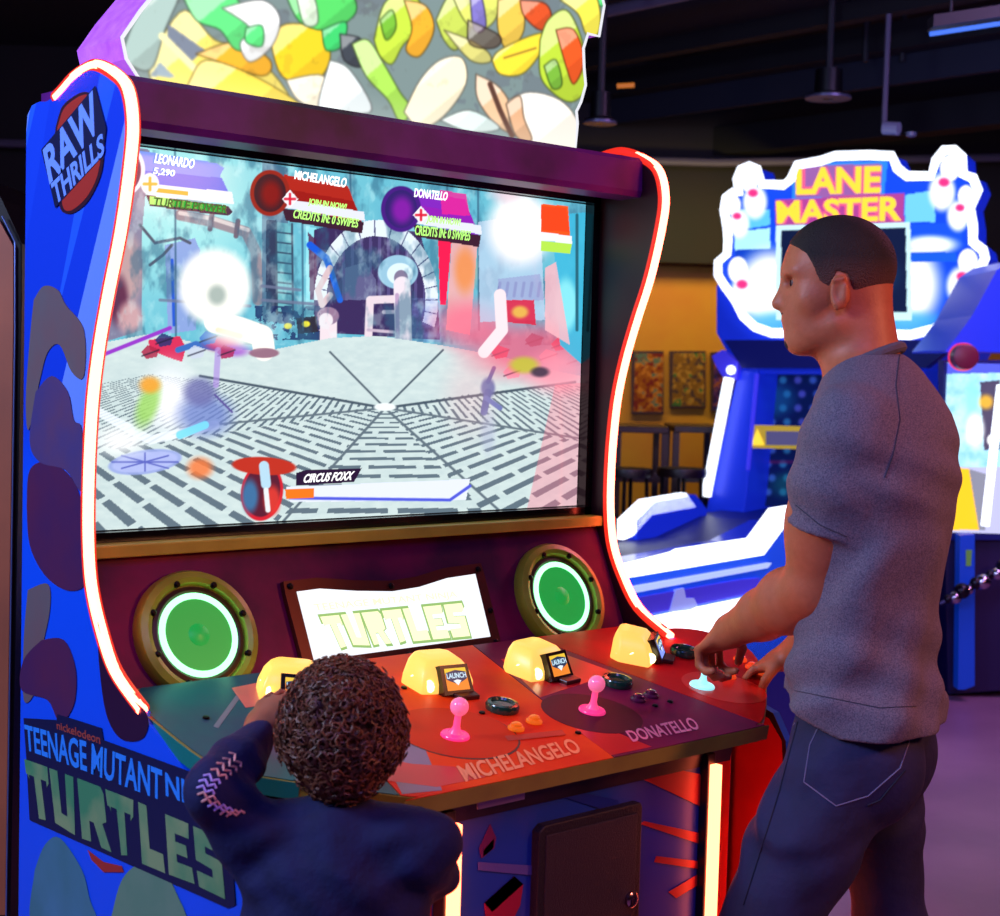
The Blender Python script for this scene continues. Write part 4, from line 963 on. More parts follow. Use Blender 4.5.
solid('sign_text_band',[(766,431),(846,432),(846,446),(766,445)],-.006,.004,mat('violet_grey_ink',(96,90,130),.4,emit=(.1,.1,.2),es=.5))
# lane bed and side walls
near = .72; far = -.72
zb = ms(640,590,near)[2]
p0 = ms(622,585,near)
Ln = (OM-p0)@by
def LB(u,v,z): q = OM+bx*u+by*v; return np.array([q[0],q[1],z])
MB().prism([LB(far,-Ln,.0),LB(far,-Ln,.62),LB(far,-.9,.64),LB(far,-.4,.72),LB(far,.6,.74),LB(far,.6,.0)], bx*(near-far)).build('lane_bed', m_bld, bowl)
MB().prism([LB(-.35,-Ln+.02,.622),LB(-.35,-.9,.642),LB(-.35,-.4,.722),LB(.35,-.4,.722),LB(.35,-.9,.642),LB(.35,-Ln+.02,.622)],(0,0,.004)).build('lane_surface', mat('deep_blue_lane',(30,40,180),.15,emit=(.01,.03,.5),es=.3), bowl)
def side(pts, u, t, m, name): return MB().prism([ms(*p,u) for p in pts], bx*t).build(name, m, bowl)
# near wall
side([(622,586),(622,578),(635,576),(764,555),(785,527),(850,512),(850,650),(740,670),(640,700),(620,700)], near,-.06,m_blm,'side_wall')
side([(620,579),(620,568),(635,565),(682,553),(687,550),(758,539),(780,509),(805,505),(850,496),(850,512),(805,522),(785,527),(764,555),(640,576)], near+.03,-.05,m_wl,'side_light')
side([(622,590),(640,586),(772,563),(768,568),(640,592),(622,596)], near+.02,-.03,glow('pale_blue_strip',(.45,.55,1.0),1.0),'side_trim')
side([(622,600),(636,598),(740,580),(760,578),(758,592),(660,612),(622,618)], near+.012,-.02,m_vio,'side_panel_print')
side([(670,612),(676,590),(684,588),(686,598),(694,598),(698,606),(690,610)], near+.016,-.01,mat('pale_emblem_ink',(150,180,255),.4,emit=(.3,.4,1),es=.4),'side_emblem')
side([(622,624),(660,617),(770,594),(840,580),(840,612),(770,628),(700,640),(640,648),(620,650)], near+.03,-.05,m_wl,'lower_light')
# far wall
side([(626,520),(645,501),(686,494),(697,508),(697,545),(628,556)], far,.06,m_bl,'side_wall')
side([(624,520),(645,500),(686,493),(696,507),(652,515),(633,536),(624,540)], far+.06,-.04,m_wl,'side_light')

# ================================================================== SECOND GAME AT RIGHT
D2 = 7.2
pl2 = lambda px,py,o=0: onp(-fwH, G(0,D2+o), px, py)
g2 = empty('video_game_cabinet', (pl2(985,600)[0],pl2(985,600)[1],0), 'blue arcade game at the right edge with a bright playfield and white light bar', 'arcade machine')
def so(name, pts, off, ext, m, bev=0): return MB().prism([pl2(*p,off) for p in pts], fwH*ext).build(name, m, g2, bevel=bev)
so('hood',[(946,350),(958,335),(972,316),(984,294),(997,270),(1012,260),(1060,262),(1090,300),(1090,352),(946,352)],.1,.6,m_bl)
so('playfield_frame',[(944,360),(1060,360),(1050,540),(944,540)],.12,.1,m_bld)
T = Plate(pl2(940,532,.10), rtH, Zup, .60, .80, 160, 200, (120,190,230))
T.mix(fbm(T.x/8,T.y/8,12),(220,250,255)); T.poly([(940,467),(1040,467),(1040,540),(940,540)],(180,180,220)); T.poly([(953,467),(969,469),(979,530),(948,530)],(250,190,30))
T.poly([(980,382),(1000,380),(1000,450),(984,450)],(60,40,70),.85); T.ell(986,402,7,7,(240,180,50),.9,soft=.5); T.ell(972,400,6,20,(140,240,240),.8,soft=.5); T.ell(975,430,9,16,(250,255,255),1,soft=.4); T.poly([(944,363),(1040,363),(1040,372),(944,374)],(80,90,220)); T.ell(992,440,5,6,(250,250,250),.9)
T.poly([(969,469),(990,475),(985,530),(979,530)],(130,130,150))
T.build('playfield', attr_mat('lit_playfield',1.35,0,.2), g2)
MB().tube([pl2(1001,385,.02),pl2(985,526,.02)],.020,10).build('light_bar', m_wl, g2, smooth=True)
MB().lathe([(.0001,-.004),(.066,0),(.066,.03),(.05,.05),(.0001,.055)], pl2(962,357,.09), -fwH, n=28).build('beacon', glow('red_beacon',(.95,.04,.12),.9), g2, smooth=True)
MB().lathe([(.058,0),(.058,.07),(.045,.075),(.0001,.075)], pl2(962,357,.05), -fwH, n=28).build('beacon_face', mat('maroon_beacon_face',(120,30,60),.4), g2, smooth=True)
so('base',[(945,530),(1060,530),(1060,686),(948,694)],.15,.5,mat('dark_violet_shell',(28,16,70),.5))
so('front_post',[(960,535),(975,534),(975,686),(965,690),(958,690)],.02,.08,mat('blue_post_paint',(16,70,200),.4,emit=(0,.05,.5),es=.18),bev=.004)
so('post_mark',[(966,550),(972,550),(971,566),(966,566)],.015,.004,mat('green_sticker',(120,190,80),.5))
ch = []
for k in range(9):
    px = 948+k*7; py = 599-k*4+(k%2)*3
    c = pl2(px,py,-.06); r = .022+.008*(k%3)
    o = MB().lathe([(.0001,-r)]+[(r*math.cos(a),r*math.sin(a)) for a in np.linspace(-1.3,1.3,9)]+[(.0001,r)], c, n=16).build('silver_bead', mat('silver_metal',(190,180,200),.15,1.0) if k%2 else mat('black_bead',(30,24,40),.25,.6), g2, smooth=True)
MB().tube([pl2(940,604,-.06),pl2(1010,562,-.06)],.012,8).build('bead_rail', mat('dark_rail_metal',(40,34,60),.3,.8), g2, smooth=True)

# ================================================================== NEIGHBOUR AT THE LEFT EDGE
nb = empty('prize_cabinet', (P(-30,900,3.4)[0],P(-30,900,3.4)[1],0), 'dark arcade machine with a brown side panel cut off by the left edge', 'arcade machine')
np_ = lambda px,py,o=0: P(px,py,3.4+o)
fl_y = 458+ (0)
def npoly(pts,off): return [P(a,b,3.4+off) for a,b in pts]
nb_o = [(-120,170),(-10,180),(2,200),(22,244),(22,300),(10,930),(-120,930)]
MB().prism(npoly(nb_o,0), fwH*.7).build('cabinet_body', mat('black_cabinet_paint',(12,10,16),.3), nb)
MB().prism(npoly([(-118,200),(-16,206),(0,222),(13,246),(13,330),(5,915),(-118,915)],-.012), fwH*.01).build('side_panel', mat('rust_brown_panel',(190,98,62),.5,noise=(2.5,(140,72,50),.2)), nb)
MB().tube(npoly([(2,216),(15,242),(15,330),(6,928)],-.014),.0022,6).build('edge_strip', mat('pale_blue_edging',(110,130,190),.25,.6), nb)
# ================================================================== FIGURES (continuous skin grown from blended volumes)
class Field:
    def __init__(s, lo, hi, h):
        s.h = h; s.lo = np.array(lo,float); n = np.ceil((np.array(hi)-s.lo)/h).astype(int)+1; s.n = n
        s.f = np.full(n, 1.0, np.float32)
    def _win(s, lo, hi, m):
        a = np.maximum(np.floor((np.array(lo)-m-s.lo)/s.h).astype(int),0); b = np.minimum(np.ceil((np.array(hi)+m-s.lo)/s.h).astype(int)+1, s.n)
        if (b<=a).any(): return None,None
        ax = [s.lo[i]+s.h*np.arange(a[i],b[i],dtype=np.float32) for i in range(3)]
        return (slice(a[0],b[0]),slice(a[1],b[1]),slice(a[2],b[2])), np.meshgrid(*ax, indexing='ij')
    def _put(s, sl, d, k, sub=False):
        f = s.f[sl]
        if sub:
            d = -d; hh = np.clip(.5-.5*(f-d)/k,0,1) if k>0 else None
            s.f[sl] = np.maximum(f,d) if k<=0 else f*(1-hh)+d*hh + k*hh*(1-hh)
        elif k<=0: s.f[sl] = np.minimum(f,d)
        else:
            hh = np.clip(.5+.5*(f-d)/k,0,1); s.f[sl] = f*(1-hh)+d*hh - k*hh*(1-hh)
    def cone(s, a, b, ra, rb, k=.02, sub=False):
        a = np.array(a,float); b = np.array(b,float); R = max(ra,rb)
        sl,g = s._win(np.minimum(a,b)-R, np.maximum(a,b)+R, k+3*s.h)
        if sl is None: return s
        d = b-a; L = d@d+1e-12
        px,py,pz = [g[i]-a[i] for i in range(3)]
        t = np.clip((px*d[0]+py*d[1]+pz*d[2])/L,0,1)
        dist = np.sqrt((px-t*d[0])**2+(py-t*d[1])**2+(pz-t*d[2])**2) - (ra+(rb-ra)*t)
        s._put(sl, dist.astype(np.float32), k, sub); return s
    def ell(s, c, r, ax=None, k=.02, sub=False):
        c = np.array(c,float); r = np.array(r,float); A = np.eye(3) if ax is None else np.array(ax,float)
        R = r.max(); sl,g = s._win(c-R, c+R, k+3*s.h)
        if sl is None: return s
        p = [g[i]-c[i] for i in range(3)]
        q = [(p[0]*A[i][0]+p[1]*A[i][1]+p[2]*A[i][2])/r[i] for i in range(3)]
        l = np.sqrt(q[0]**2+q[1]**2+q[2]**2); l2 = np.sqrt((q[0]/r[0])**2+(q[1]/r[1])**2+(q[2]/r[2])**2)+1e-6
        s._put(sl, (l*(l-1)/l2).astype(np.float32), k, sub); return s
    def chain(s, pts, rs, k=.02):
        for a,b,ra,rb in zip(pts[:-1],pts[1:],rs[:-1],rs[1:]): s.cone(a,b,ra,rb,k)
        return s
    def displace(s, fn, lo, hi):
        sl,g = s._win(lo,hi,0)
        if sl is not None: s.f[sl] += fn(*g).astype(np.float32)
        return s
    def mesh(s):
        f = s.f; ins = f<0
        n = f.shape
        acc = np.zeros(tuple(np.array(n)-1)+(3,),np.float32); cnt = np.zeros(tuple(np.array(n)-1),np.float32)
        C = [(i,j,k) for i in (0,1) for j in (0,1) for k in (0,1)]
        vw = lambda A,c: A[c[0]:n[0]-1+c[0], c[1]:n[1]-1+c[1], c[2]:n[2]-1+c[2]]
        for i in range(8):
            for j in range(i+1,8):
                a,b = C[i],C[j]
                if sum(abs(a[q]-b[q]) for q in range(3))!=1: continue
                fa,fb = vw(f,a),vw(f,b); m = (fa<0)!=(fb<0)
                t = np.where(m, fa/(fa-fb+1e-12), 0)
                for q in range(3): acc[...,q] += np.where(m, a[q]+t*(b[q]-a[q]), 0)
                cnt += m
        act = cnt>0; idx = np.full(act.shape,-1,np.int64); pos = np.argwhere(act); idx[act] = np.arange(len(pos))
        v = (pos + acc[act]/cnt[act][:,None])*s.h + s.lo
        F = []
        for axis in range(3):
            u,w = (axis+1)%3,(axis+2)%3
            sh = list(n); sh[axis] -= 1
            lo = [0,0,0]; hi = list(n); hi[axis] -= 1; lo[u]=lo[w]=1; hi[u]=n[u]-1; hi[w]=n[w]-1
            A = ins[lo[0]:hi[0],lo[1]:hi[1],lo[2]:hi[2]]
            l2,h2 = lo[:],hi[:]; l2[axis]+=1; h2[axis]+=1
            B = ins[l2[0]:h2[0],l2[1]:h2[1],l2[2]:h2[2]]
            e = np.argwhere(A!=B)+np.array(lo)
            fl = ins[tuple(e.T)]
            du = np.zeros(3,int); du[u]=1; dw = np.zeros(3,int); dw[w]=1
            q = np.stack([idx[tuple((e-du-dw).T)],idx[tuple((e-dw).T)],idx[tuple(e.T)],idx[tuple((e-du).T)]],1)
            q[~fl] = q[~fl][:,::-1]; F.append(q)
        return v, np.concatenate(F)
    def build(s, name, m, parent, smooth_it=2, keep=None):
        v,q = s.mesh()
        me = bpy.data.meshes.new(name)
        if keep is not None:
            kv = keep(v); q = q[kv[q].all(1)]; used = np.unique(q); rem = np.full(len(v),-1); rem[used] = np.arange(len(used)); v = v[used]; q = rem[q]
        # laplacian smoothing
        e = np.concatenate([q[:,[0,1]],q[:,[1,2]],q[:,[2,3]],q[:,[3,0]]])
        for _ in range(smooth_it):
            a = np.zeros_like(v); c = np.zeros(len(v))
            for i in range(3): a[:,i] = np.bincount(e[:,0],v[e[:,1],i],len(v))+np.bincount(e[:,1],v[e[:,0],i],len(v))
            c = np.bincount(e[:,0],minlength=len(v))+np.bincount(e[:,1],minlength=len(v))
            v = v*.5+.5*a/np.maximum(c,1)[:,None]
        me.vertices.add(len(v)); me.vertices.foreach_set('co', v.astype(np.float32).ravel())
        me.loops.add(len(q)*4); me.loops.foreach_set('vertex_index', q.ravel().astype(np.int32))
        me.polygons.add(len(q)); me.polygons.foreach_set('loop_start', np.arange(0,len(q)*4,4,dtype=np.int32)); me.polygons.foreach_set('loop_total', np.full(len(q),4,dtype=np.int32))
        me.update(calc_edges=True)
        me.polygons.foreach_set('use_smooth', np.ones(len(q),bool)); me.materials.append(m)
        o = bpy.data.objects.new(name, me); COL.objects.link(o)
        if parent is not None: attach(o, parent)
        return o
def unit(v): v = np.array(v,float); return v/np.linalg.norm(v)
def frame(x, z):        # rows: x (forward), y (left), z (up)
    x = unit(x); z = np.array(z,float); z = unit(z-x*(z@x)); return np.array([x, np.cross(z,x), z])

# ------------------------------------------------------------------ MAN
psi = math.radians(24)
Fm = np.array([-math.sin(psi), math.cos(psi), 0]); Rm = np.array([math.cos(psi), math.sin(psi), 0]); Lm = -Rm
hipC = P(858,722,2.76)
man = empty('person', (hipC[0],hipC[1],0), 'man in a grey T-shirt and blue jeans gripping the rightmost joystick', 'person')
m_skin = mat('tan_skin', (196,112,72), .5, noise=(60,(184,100,62),.3), bump=(180,.08))
m_hair = mat('dark_buzzed_hair', (26,16,14), .7, noise=(260,(46,30,26),.2), bump=(350,.5))
m_fade = mat('clipped_hair_fade', (26,16,14), .7, bump=(350,.5))
m_shirt = mat('heather_grey_cotton', (124,116,128), .85, noise=(420,(82,76,94),.15), bump=(40,.25))
m_jean = mat('worn_blue_denim', (18,20,56), .8, noise=(11,(36,38,84),.25), bump=(30,.35))
# joints
shL = P(850,432,2.62); shR = shL + Rm*.36 + Zup*.0
chest = P(876,470,2.74); waist = P(868,630,2.75); neckB = P(864,368,2.75)
elL = P(814,588,2.70); wrL = P(731,631,2.93); hd = P(702,652,3.0)
head = P(832,283,2.76)
hf = unit(-rtH*1.0 + fwH*.10 - Zup*.05)      # head faces picture-left, a little away
H = frame(hf, Zup)
h = .0045
lo = np.array([min(hd[0],hipC[0])-.6, hipC[1]-.5, .0]); hi = np.array([hipC[0]+.55, hd[1]+.25, 1.9])
B = Field(np.minimum(lo,hi),np.maximum(lo,hi),h)
def HD(f,l,u): return head + H[0]*f + H[1]*l + H[2]*u
# cranium, face
B.ell(HD(-.012,0,.028),(.098,.077,.088),H,.0)
B.ell(HD(.028,0,-.040),(.062,.058,.078),H,.03)         # face mass
B.ell(HD(.020,0,-.088),(.056,.050,.036),H,.025)        # jaw
B.cone(HD(.060,0,-.104),HD(.056,0,-.100),.022,.018,.02)   # chin
B.cone(HD(.000,.050,-.075),HD(.050,.018,-.104),.016,.014,.02); B.cone(HD(.000,-.050,-.075),HD(.050,-.018,-.104),.016,.014,.02)
B.ell(HD(.066,0,.022),(.018,.050,.012),H,.018)         # brow
B.cone(HD(.076,0,.004),HD(.096,0,-.034),.009,.0115,.010)  # nose bridge to tip
B.ell(HD(.086,.010,-.038),(.010,.008,.008),H,.006); B.ell(HD(.086,-.010,-.038),(.010,.008,.008),H,.006)
B.ell(HD(.078,0,-.064),(.012,.022,.006),H,.006); B.ell(HD(.075,0,-.075),(.012,.019,.0065),H,.006)   # lips
B.ell(HD(.074,.030,.002),(.018,.015,.010),H,.010,True); B.ell(HD(.074,-.030,.002),(.018,.015,.010),H,.010,True)  # sockets
B.ell(HD(.062,.030,.000),(.013,.013,.012),H,.004); B.ell(HD(.062,-.030,.000),(.013,.013,.012),H,.004)
B.ell(HD(.040,.050,-.030),(.022,.014,.020),H,.02); B.ell(HD(.040,-.050,-.030),(.022,.014,.020),H,.02)   # cheekbone
for sd in (1,-1):                                      # ears
    B.ell(HD(-.004,sd*.079,-.022),(.018,.009,.030),H,.005)
    B.ell(HD(.001,sd*.089,-.020),(.009,.006,.019),H,.003,True)
    B.cone(HD(-.014,sd*.087,-.008),HD(-.012,sd*.086,-.034),.0045,.004,.003); B.cone(HD(.008,sd*.086,.000),HD(-.012,sd*.088,.003),.004,.0045,.003)
    B.cone(HD(.002,sd*.081,-.047),HD(.001,sd*.081,-.042),.006,.007,.004)
# neck
B.cone(HD(-.035,0,-.050),neckB-Zup*.02,.058,.058,.03)
B.cone(HD(-.050,0,-.03),neckB-Fm*.012-Zup*.03,.047,.056,.03); B.cone(HD(.0,0,-.10),neckB+Fm*.03+Zup*.01,.035,.045,.02)
# torso under the shirt, legs
B.cone(neckB-Zup*.05+Lm*.05,shL,.055,.058,.05); B.cone(neckB-Zup*.05+Rm*.05,shR,.055,.058,.05)
TF = frame(Fm,Zup)
B.ell(chest-Zup*.02,(.105,.165,.19),TF,.05); B.ell(waist+Zup*.02,(.09,.145,.19),TF,.05); B.ell(hipC,(.10,.155,.12),TF,.05)
# arms
B.chain([shL,shL+(elL-shL)*.5,elL],[.062,.066,.052],.02); B.ell(shL+(elL-shL)*.62+Fm*.015,(.058,.058,.085),None,.02)
fa = wrL-elL
B.chain([elL,elL+fa*.28,elL+fa*.6,wrL],[.052,.057,.045,.031],.02)
shRr = shR; elR = P(845,600,2.98); wrR = P(792,655,3.12)
B.chain([shR,elR],[.055,.044],.02); B.chain([elR,elR+(wrR-elR)*.3,wrR],[.044,.046,.028],.02)
def hand(Bf, wr, palm, up, side, curl, r=.0085, sc=1.0):
    """palm: direction wrist->knuckles, up: back of the hand, side: towards the thumb"""
    palm = unit(palm); up = unit(np.array(up)-palm*(np.array(up)@palm)); side = np.cross(palm,up) if np.dot(np.cross(palm,up),side)>0 else np.cross(up,palm)
    A = np.array([palm,side,up]); q = lambda a,b,c: wr+(palm*a+side*b+up*c)*sc
    Bf.ell(q(.045,0,0),np.array((.050,.040,.015))*sc,A,.012); Bf.cone(wr,q(.03,0,0),.026*sc,.022*sc,.02)
    Bf.cone(q(.015,.015,-.004),q(.04,.03,-.006),.015*sc,.013*sc,.012)
    for i,(b,Ls) in enumerate(((.030,(.040,.026,.020)),(.010,(.044,.029,.021)),(-.010,(.041,.027,.020)),(-.029,(.032,.021,.018)))):
        p = q(.080-abs(i-1)*.004,b,.002); d = palm.copy(); ang = 0
        for L_,c in zip(Ls,curl):
            ang += c; d = palm*math.cos(ang)-up*math.sin(ang); n_ = p+d*L_*sc
            Bf.cone(p,n_,r*sc,(r-.0008)*sc,.003); p = n_
    p = q(.028,.036,-.008); d1 = unit(palm*.6+side*.55-up*.45); n1 = p+d1*.036*sc; Bf.cone(p,n1,.0115*sc,.010*sc,.006)
    d2 = unit(palm*.75-side*.15-up*.65); n2 = n1+d2*.030*sc; Bf.cone(n1,n2,.010*sc,.0085*sc,.003)
# left hand closes over the joystick ball
pd = unit(J4+nD*.066-wrL); 
hand(B, wrL, unit(hd-wrL), Zup*1.0-rtH*.15, -rtH*.2+fwH*1.0 if False else fwH*1.0, (1.0,1.05,.8))
hand(B, wrR, P(752,670,3.16)-wrR, Zup, -Rm, (.45,.5,.3))
# legs
kL = P(750,900,2.64); kL[2] = .50; aL = kL + np.array([0,0,-.42]) + fwH*.02 - rtH*.05
hL = hipC+Lm*.075-Zup*.04; hR = hipC+Rm*.080-Zup*.04
kR = P(893,880,2.86); kR[2] = .50; aR = kR+np.array([0,0,-.41])-Fm*.04
B.chain([hL,kL,aL],[.075,.052,.036],.03); B.chain([hR,kR,aR],[.075,.052,.036],.03)
for a in (aL,aR): B.cone(a-Zup*.0,a+Fm*.12-Zup*.04,.035,.028,.02)
body_m = B.build('body', m_skin, man)
# hair cap (close cropped)
def shade_cap(v):
    d = v-head; f = d@H[0]; l = d@H[1]; u = d@H[2]
    line = np.where(f>.055, .062, np.where(f>.02, .045-.0*f, .0))
    return None
Hh = Field(head-.15, head+.15, .0035)
Hh.ell(HD(-.013,0,.0285),(.1005,.0795,.0915),H,.0)
Hh.cone(HD(-.052,0,-.03),HD(-.054,0,-.085),.0495,.0505,.01)
Hh.f = np.maximum(Hh.f, 0) if False else Hh.f
g = np.meshgrid(*[Hh.lo[i]+Hh.h*np.arange(Hh.n[i]) for i in range(3)], indexing='ij')
d = [g[i]-head[i] for i in range(3)]
hfc = d[0]*H[0][0]+d[1]*H[0][1]+d[2]*H[0][2]; hlc = d[0]*H[1][0]+d[1]*H[1][1]+d[2]*H[1][2]; huc = d[0]*H[2][0]+d[1]*H[2][1]+d[2]*H[2][2]
# hairline: keeps everything above a curve running forehead -> temple -> ear -> nape
xs = [-.12,-.085,-.05,-.034,-.018,.0,.012,.026,.040,.05,.06,.072,.1]; ys = [-.078,-.080,-.070,-.036,.012,.016,-.016,-.012,.030,.050,.058,.068,.12]
cut = np.interp(hfc, xs, ys) - huc
Hh.f = np.maximum(Hh.f, cut.astype(np.float32))
Hh.build('hair', m_fade, man, 1)
nt_ = m_fade.node_tree; tc_ = nt_.nodes.new('ShaderNodeTexCoord'); sp_x = nt_.nodes.new('ShaderNodeSeparateXYZ'); mr_ = nt_.nodes.new('ShaderNodeMapRange'); rp_ = nt_.nodes.new('ShaderNodeValToRGB')
nt_.links.new(tc_.outputs['Object'], sp_x.inputs[0]); nt_.links.new(sp_x.outputs['Z'], mr_.inputs[0]); mr_.inputs[1].default_value = float(head[2]-.07); mr_.inputs[2].default_value = float(head[2]+.045)
rp_.color_ramp.elements[0].color = (*lin((128,76,56)),1); rp_.color_ramp.elements[1].color = (*lin((26,16,14)),1); nt_.links.new(mr_.outputs[0], rp_.inputs[0]); nt_.links.new(rp_.outputs[0], nt_.nodes['Principled BSDF'].inputs['Base Color'])
# beard on chin and upper lip
Bd = Field(head-.16, head+.16, .0035)
Bd.ell(HD(.060,0,-.103),(.0255,.024,.021),H,.0); Bd.ell(HD(.078,0,-.051),(.0135,.024,.0065),H,.0); Bd.ell(HD(.068,.014,-.084),(.016,.008,.020),H,.006); Bd.ell(HD(.068,-.014,-.084),(.016,.008,.020),H,.006)
Bd.build('beard', m_hair, man, 1)
Eb = Field(head-.13, head+.13, .003); 
for sd in (1,-1): Eb.cone(HD(.082,sd*.014,.016),HD(.068,sd*.048,.018),.005,.004,0)
Eb.build('eyebrows', m_hair, man, 1)
for sd in (1,-1):
    e = MB().lathe([(.0001,-.009)]+[(.009*math.cos(a),.009*math.sin(a)) for a in np.linspace(-1.3,1.3,9)]+[(.0001,.009)], HD(.067,sd*.030,.000), n=16).build('eye', mat('eye_white',(120,96,88),.2), man, smooth=True)
    MB().lathe([(.0055,.0),(.005,.0015),(.0001,.002)], HD(.067,sd*.030,.000)+H[0]*.0078, H[0], n=14).build('iris', mat('brown_iris',(40,24,16),.1), e, smooth=True)
# T-shirt
Sx = Field(np.minimum.reduce([shL,shR,hipC,elL])-.30, np.maximum.reduce([shL,shR,hipC,elL])+.32, .0045)
ch = chest
Sx.ell(ch-Zup*.01,(.125,.178,.20),TF,.0); Sx.ell(ch-Zup*.02-Fm*.015,(.12,.170,.20),TF,.04)
Sx.cone(neckB-Zup*.045+Lm*.03-Fm*.01,shL-Zup*.002,.070,.070,.05); Sx.cone(neckB-Zup*.045+Rm*.03-Fm*.01,shR,.070,.070,.05)
Sx.ell(waist+Zup*.06,(.118,.160,.22),TF,.06); Sx.ell(hipC+Zup*.085,(.122,.168,.13),TF,.05)
Sx.cone(ch-Zup*.0-Fm*.025+Lm*.07,ch-Zup*.0-Fm*.025+Rm*.07,.085,.085,.05)
Sx.cone(neckB-Zup*.055-Fm*.02,chest+Zup*.06-Fm*.02,.070,.10,.04)
# hem flare
Sx.ell(hipC+Zup*.02,(.136,.184,.10),TF,.03); Sx.cone(hipC-Fm*.045+Lm*.08+Zup*.02,hipC-Fm*.045+Rm*.08+Zup*.02,.088,.088,.04)
slv = shL+(elL-shL)*.60; slr = shR+(elR-shR)*.6
Sv = Field(Sx.lo, Sx.lo+(Sx.n-1)*Sx.h-1e-4, Sx.h)
Sv.cone(shL,shL+(elL-shL)*.75,.076,.074,.0); Sv.ell(shL+(elL-shL)*.3,(.080,.080,.10),None,.02)
Sw = Field(Sx.lo, Sx.lo+(Sx.n-1)*Sx.h-1e-4, Sx.h); Sw.cone(shR,shR+(elR-shR)*.75,.072,.070,0)
g = np.meshgrid(*[Sx.lo[i]+Sx.h*np.arange(Sx.n[i]) for i in range(3)], indexing='ij')
def dotg(g,c,a): return (g[0]-c[0])*a[0]+(g[1]-c[1])*a[1]+(g[2]-c[2])*a[2]
# folds
ff = dotg(g,hipC,Fm); ll = dotg(g,hipC,Lm); uu = g[2]-hipC[2]
fold = .0065*np.sin(ll*40+ff*30+uu*16+2*np.sin(uu*9))*np.clip((.42-uu)/.3,0,1)
fold += .006*np.sin((uu*.8+ff*1.0-ll*.6)*52)*np.exp(-((uu-.30)/.10)**2)*np.clip((ll+.02)/.08,0,1)
fold += .006*np.sin((uu*1.0-ll*.55)*62+1.5*np.sin(ll*14))*np.exp(-((uu-.10)/.09)**2)
da = dotg(g,shL,unit(elL-shL)); fold += .004*np.sin(da*85+ll*30)*np.exp(-((da-.05)/.06)**2)
Sx.f += fold.astype(np.float32)
# hem, sleeve ends, neck opening cut flat
hem = (hipC[2]+.004+ .005*np.sin(ll*18)+np.clip(ff,0,.12)*.35) - g[2]
Sx.f = np.maximum(Sx.f, hem.astype(np.float32))
mn = tuple(np.minimum(Sx.f.shape,Sv.f.shape)); sl_ = tuple(slice(0,k) for k in mn)
gg = [q[sl_] for q in g]; Sv.f = Sv.f[sl_]+(.0035*np.sin(dotg(gg,shL,unit(elL-shL))*75+ll[sl_]*22)-.001).astype(np.float32)
Sv.f = np.maximum(Sv.f, dotg(gg,slv,unit(elL-shL)).astype(np.float32)); Sw.f = np.maximum(Sw.f[sl_], dotg(gg,slr,unit(elR-shR)).astype(np.float32))
Sx.f = Sx.f[sl_]; g = gg
for o_ in (Sv.f,Sw.f):
    k_ = .018; hh = np.clip(.5+.5*(Sx.f-o_)/k_,0,1); Sx.f = Sx.f*(1-hh)+o_*hh-k_*hh*(1-hh)
Sx.n = np.array(Sx.f.shape); nk = unit(head-H[0]*.02-neckB)
sh_o = Sx.build('t_shirt', m_shirt, man, 2)
col = MB()
# collar band around the neck
cc = neckB+nk*.010-Fm*.004; u1 = unit(Fm-nk*(Fm@nk)); u2 = np.cross(nk,u1)
MB().tube([cc+u1*(.064*math.cos(a)+.0)+u2*.064*math.sin(a)-Zup*.012*math.cos(a) for a in np.linspace(0,2*math.pi,33)[:-1]], .010, 8, closed=True).build('collar', mat('collar_cotton',(92,90,102),.85,bump=(200,.3)), sh_o, smooth=True)
# jeans
Jn = Field(np.minimum.reduce([hipC,kL,kR])*np.array([1,1,0])-np.array([.32,.32,.0]), np.maximum.reduce([hipC,kL,kR])*np.array([1,1,0])+np.array([.32,.32,hipC[2]+.12]), .0048)
Jn.ell(hipC-Zup*.01,(.106,.154,.12),TF,.0); Jn.ell(hipC-Zup*.06-Fm*.045+Lm*.07,(.085,.088,.10),TF,.04); Jn.ell(hipC-Zup*.06-Fm*.045+Rm*.07,(.085,.088,.10),TF,.04)
Jn.chain([hL,hL+(kL-hL)*.45,kL,kL+(aL-kL)*.5,aL+Zup*.0],[.099,.092,.074,.070,.062],.025); Jn.chain([hR,hR+(kR-hR)*.45,kR,kR+(aR-kR)*.5,aR],[.096,.080,.062,.064,.060],.025)
g = np.meshgrid(*[Jn.lo[i]+Jn.h*np.arange(Jn.n[i]) for i in range(3)], indexing='ij')
ff = dotg(g,hipC,Fm); ll = dotg(g,hipC,Lm); uu = g[2]-hipC[2]
Jn.f += (.004*np.sin(uu*70+ll*35+2*np.sin(ff*18))*np.exp(-((uu+.12)/.12)**2)*np.clip(ff/.08+.4,0,1) + .004*np.sin(uu*55+ff*40)*np.exp(-((uu+.50)/.16)**2) + .0025*np.sin(uu*90+ll*60)*np.exp(-((uu+.18)/.05)**2)).astype(np.float32)
Jn.f = np.maximum(Jn.f, (g[2]-(hipC[2]+.045)).astype(np.float32)); Jn.f = np.maximum(Jn.f, (.05-g[2]).astype(np.float32))
jn = Jn.build('jeans', m_jean, man, 2)
